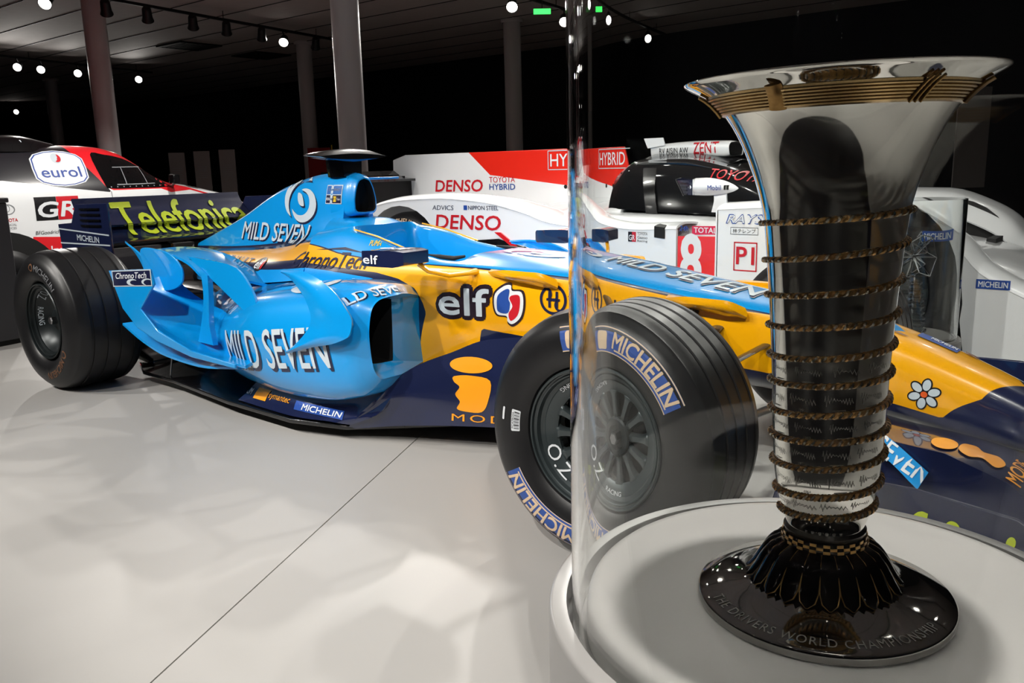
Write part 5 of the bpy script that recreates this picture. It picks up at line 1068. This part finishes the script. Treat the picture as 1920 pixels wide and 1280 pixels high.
tb_ = loft('truck_body', [(-.62, K(1.62, .93, .66)), (-.5, K(1.76)), (-.1, K(1.86)), (.4, K(1.885)), (.85, K(1.88)), (1.2, K(1.86)), (1.42, K(1.81, TW, .66)), (1.62, K(1.70, TW, .66)), (1.85, K(1.53, TW, .72)), (1.98, K(1.46, TW, .78)), (2.2, K(1.42, TW, .80, 1.33)), (2.55, K(1.34, TW, .80, 1.24)), (2.8, K(1.27, .93, .78, 1.15)), (2.95, K(1.12, .90, .76, 1.0))], m_tk, tk, nx=7, nr=4)
loft('roof_scoop', [(-.3, [(-.72, 1.80), (-.55, 1.90), (.55, 1.90), (.72, 1.80)]), (.05, [(-.74, 1.80), (-.60, 1.955), (.60, 1.955), (.74, 1.80)]), (.35, [(-.74, 1.80), (-.60, 1.97), (.60, 1.97), (.74, 1.80)]), (.78, [(-.66, 1.80), (-.55, 1.885), (.55, 1.885), (.66, 1.80)])], m_black, tk, nx=4, nr=3, mirror=False, closed=True)
Ttk = BVHTree.FromPolygons([p.co.copy() for p in tb_.data.vertices], [tuple(q.vertices) for q in tb_.data.polygons])
def tput(name, g, x, z, m, lift=.004, ml=.06): return wrap(name, g, (x, -1.05, z), (1, 0, 0), (0, 0, 1), Ttk, m, tk, lift, ml, .6)
win = smoothpoly([(1.08, 1.765), (1.24, 1.765), (1.45, 1.72), (1.62, 1.635), (1.76, 1.54), (1.845, 1.42), (1.80, 1.40), (1.45, 1.40), (1.18, 1.405), (1.12, 1.45)], 4)
tput('side_window', poly2d([(a-1.44, b-1.6) for a, b in win]), 1.44, 1.6, m_win)
for gx, gz, gw, gh in ((1.44, 1.625, .36, .010), (1.47, 1.44, .44, .010), (1.36, 1.53, .010, .19), (1.60, 1.53, .010, .19)): tput('window_slider_rail', rect2d(gw, gh), gx, gz, p_grey, .010)
for k in range(9): tput('window_rivet', ell2d(.007, .007, 8), 1.18+.07*k, 1.418, p_grey, .008)
G().tube([(1.86, -.90, 1.40), (1.86, -1.0, 1.42), (1.86, -1.03, 1.45)], .012, 8).go('mirror_arm', m_black, tk); bevel(G().box(1.82, -1.09, 1.43, 1.90, -.98, 1.54).go('mirror', m_black, tk), .012)
oval = [(-.275, .0), (-.268, .10), (-.22, .145), (-.11, .175), (0, .185), (.11, .175), (.22, .145), (.268, .10), (.275, 0), (.268, -.10), (.22, -.145), (.11, -.175), (0, -.185), (-.11, -.175), (-.22, -.145), (-.268, -.10)]
for k, mm, lf in ((1.0, p_white, .004), (.955, p_mblue, .006), (.91, p_white, .008)): tput('oval_badge', poly2d([(a*k, b*k) for a, b in oval]), .705, 1.625, mm, lf, .04)
tput('badge_lettering', text2d('eurol', .105, .40, bold=.02), .705, 1.585, p_mblue, .011); tput('badge_swirl', ell2d(.052, .052), .70, 1.725, p_pale, .010); tput('badge_swirl', off2d(crescent(.0, .040, -2.2, 1.4, 0), .008, 0), .70, 1.725, p_red, .012)
tput('team_badge', off2d(rect2d(.215, .235), -.11, 0), .58, 1.225, p_black, .004); tput('team_badge', off2d(rect2d(.225, .235), .112, 0), .58, 1.225, p_red, .004); tput('lettering', text2d('GR', .15, .38, bold=.05, shear=.15), .58, 1.215, p_white, .008)
tput('badge_ring', ring2d(.045, .052, 24, sx=1.4), .10, 1.235, p_grey); tput('badge_ring', ring2d(.030, .036, 24, sx=.7), .10, 1.245, p_grey); tput('lettering', text2d('TOYOTA', .034, .17, bold=.01), .10, 1.13, p_red); tput('lettering', text2d('FINANCIAL', .022, .14), .10, 1.085, p_grey); tput('lettering', text2d('SERVICES', .022, .13), .10, 1.05, p_grey)
tput('lettering', text2d('BFGoodrich', .036, .24, shear=.2), .455, .985, p_black); tput('lettering', text2d('Innov', .085, .26, bold=.02), .60, .80, p_white, .006); tput('lettering', text2d('BFGoodrich', .03, .18, shear=.2), 1.50, .885, p_red, .006); tput('lettering', text2d('TS', .05, .12, bold=.02), .92, .62, p_white, .006)
tput('red_flash', poly2d([(-.25, .1), (.05, -.10), (-.25, -.10)]), 0.0, 1.42, p_red); tput('red_flash', poly2d([(-.10, .16), (.06, .16), (.10, -.16), (-.02, -.16)]), .86, .68, p_red, .006)
mark('lettering', text2d('HALLSPEED', .038, .25, bold=.04, shear=.2), lambda u, v: (.30+u, -.665+.05*v/.1-.012, 1.90+v), p_white, tk)
for x_ in (1.45, 1.83): tput('small_emblem', poly2d([(-.02, -.03), (.02, -.03), (.015, .01), (.0, .04), (-.015, .005)]), x_, 1.265, p_pale, .006)
tput('door_line', rect2d(.008, .55), 1.17, 1.10, p_grey); tput('bonnet_slot', poly2d([(-.10, .02), (.08, .0), (.10, -.025), (-.08, -.01)]), 2.28, 1.385, m_matte); tput('headlamp', poly2d([(-.10, .035), (.12, .01), (.13, -.03), (-.05, -.01)]), 2.62, 1.245, m_win)
for xw in (0.0, 2.35):
    for s in (-1, 1):
        o = (xw, 0, .42)
        G().lathe([(r, s*(TW+.006-d)) for r, d in ((.58, .012), (.58, 0), (.0, .001))], 40, axis='y', o=(xw, 0, .44)).go('wheel_arch', m_matte, tk, angle=30)
        side = [(.215, .02), (.24, .005), (.30, .0), (.36, .008), (.385, .02)]
        G().lathe([(r, s*(1.0-d)) for r, d in side+[(.42, .04), (.42, .24)]+[(r, .28-d) for r, d in side[::-1]]], 60, axis='y', o=o).go('tyre', m_rubber, tk, angle=35)
        G().lathe([(r, s*(1.0-d)) for r, d in ((.216, .02), (.212, .012), (.2, .03), (.06, .05), (.05, .03), (0, .03))], 40, axis='y', o=o).go('rim', m_rimd, tk, angle=35)
        for k in range(6):
            a = 2*PI*k/6+.3; c, q = math.cos(a), math.sin(a); P = [(o[0]+r*c-w*q*e, o[1]+s*(1.0-d), o[2]+r*q+w*c*e) for r, w, d in ((.05, .02, .03), (.20, .035, .018)) for e in (-1, 1)]
            G().prism([P[0], P[1], P[3], P[2]], (0, -s*.012, 0)).go('spoke', m_rim, tk)
        if s < 0 and xw == 0: mark('rim_lettering', dense(text2d('YOKO', .04, .16), .03), lambda u, v: (o[0]+.10+v, -1.002, o[2]-u), p_pale, tk)
plate('bumper', [(-.9, .35), (.9, .35), (.9, .7), (.8, .95), (-.8, .95), (-.9, .7)], 2.90, .06, m_black, tk, axis='x', bev=.02)
# ------------------------------------------------------------------ prints become sub-parts of the panel they lie on
_pset = set(o.name for o in PRINTS)
for root in (car, lm, tk, tr):
    kids = [o for o in root.children if o.type == 'MESH']
    parts = [o for o in kids if o.name not in _pset]
    trees = [(o, BVHTree.FromPolygons([v.co.copy() for v in o.data.vertices], [tuple(q.vertices) for q in o.data.polygons])) for o in parts if len(o.data.polygons)]
    for o in kids:
        if o.name not in _pset or not len(o.data.vertices): continue
        n = len(o.data.vertices); smp = [o.data.vertices[i*(n-1)//4].co for i in range(5)]
        best = min(trees, key=lambda t_: sum((t_[1].find_nearest(p) or (0, 0, 0, 9))[3] for p in smp))[0]
        o.parent = best; o.matrix_parent_inverse = Matrix.Identity(4)
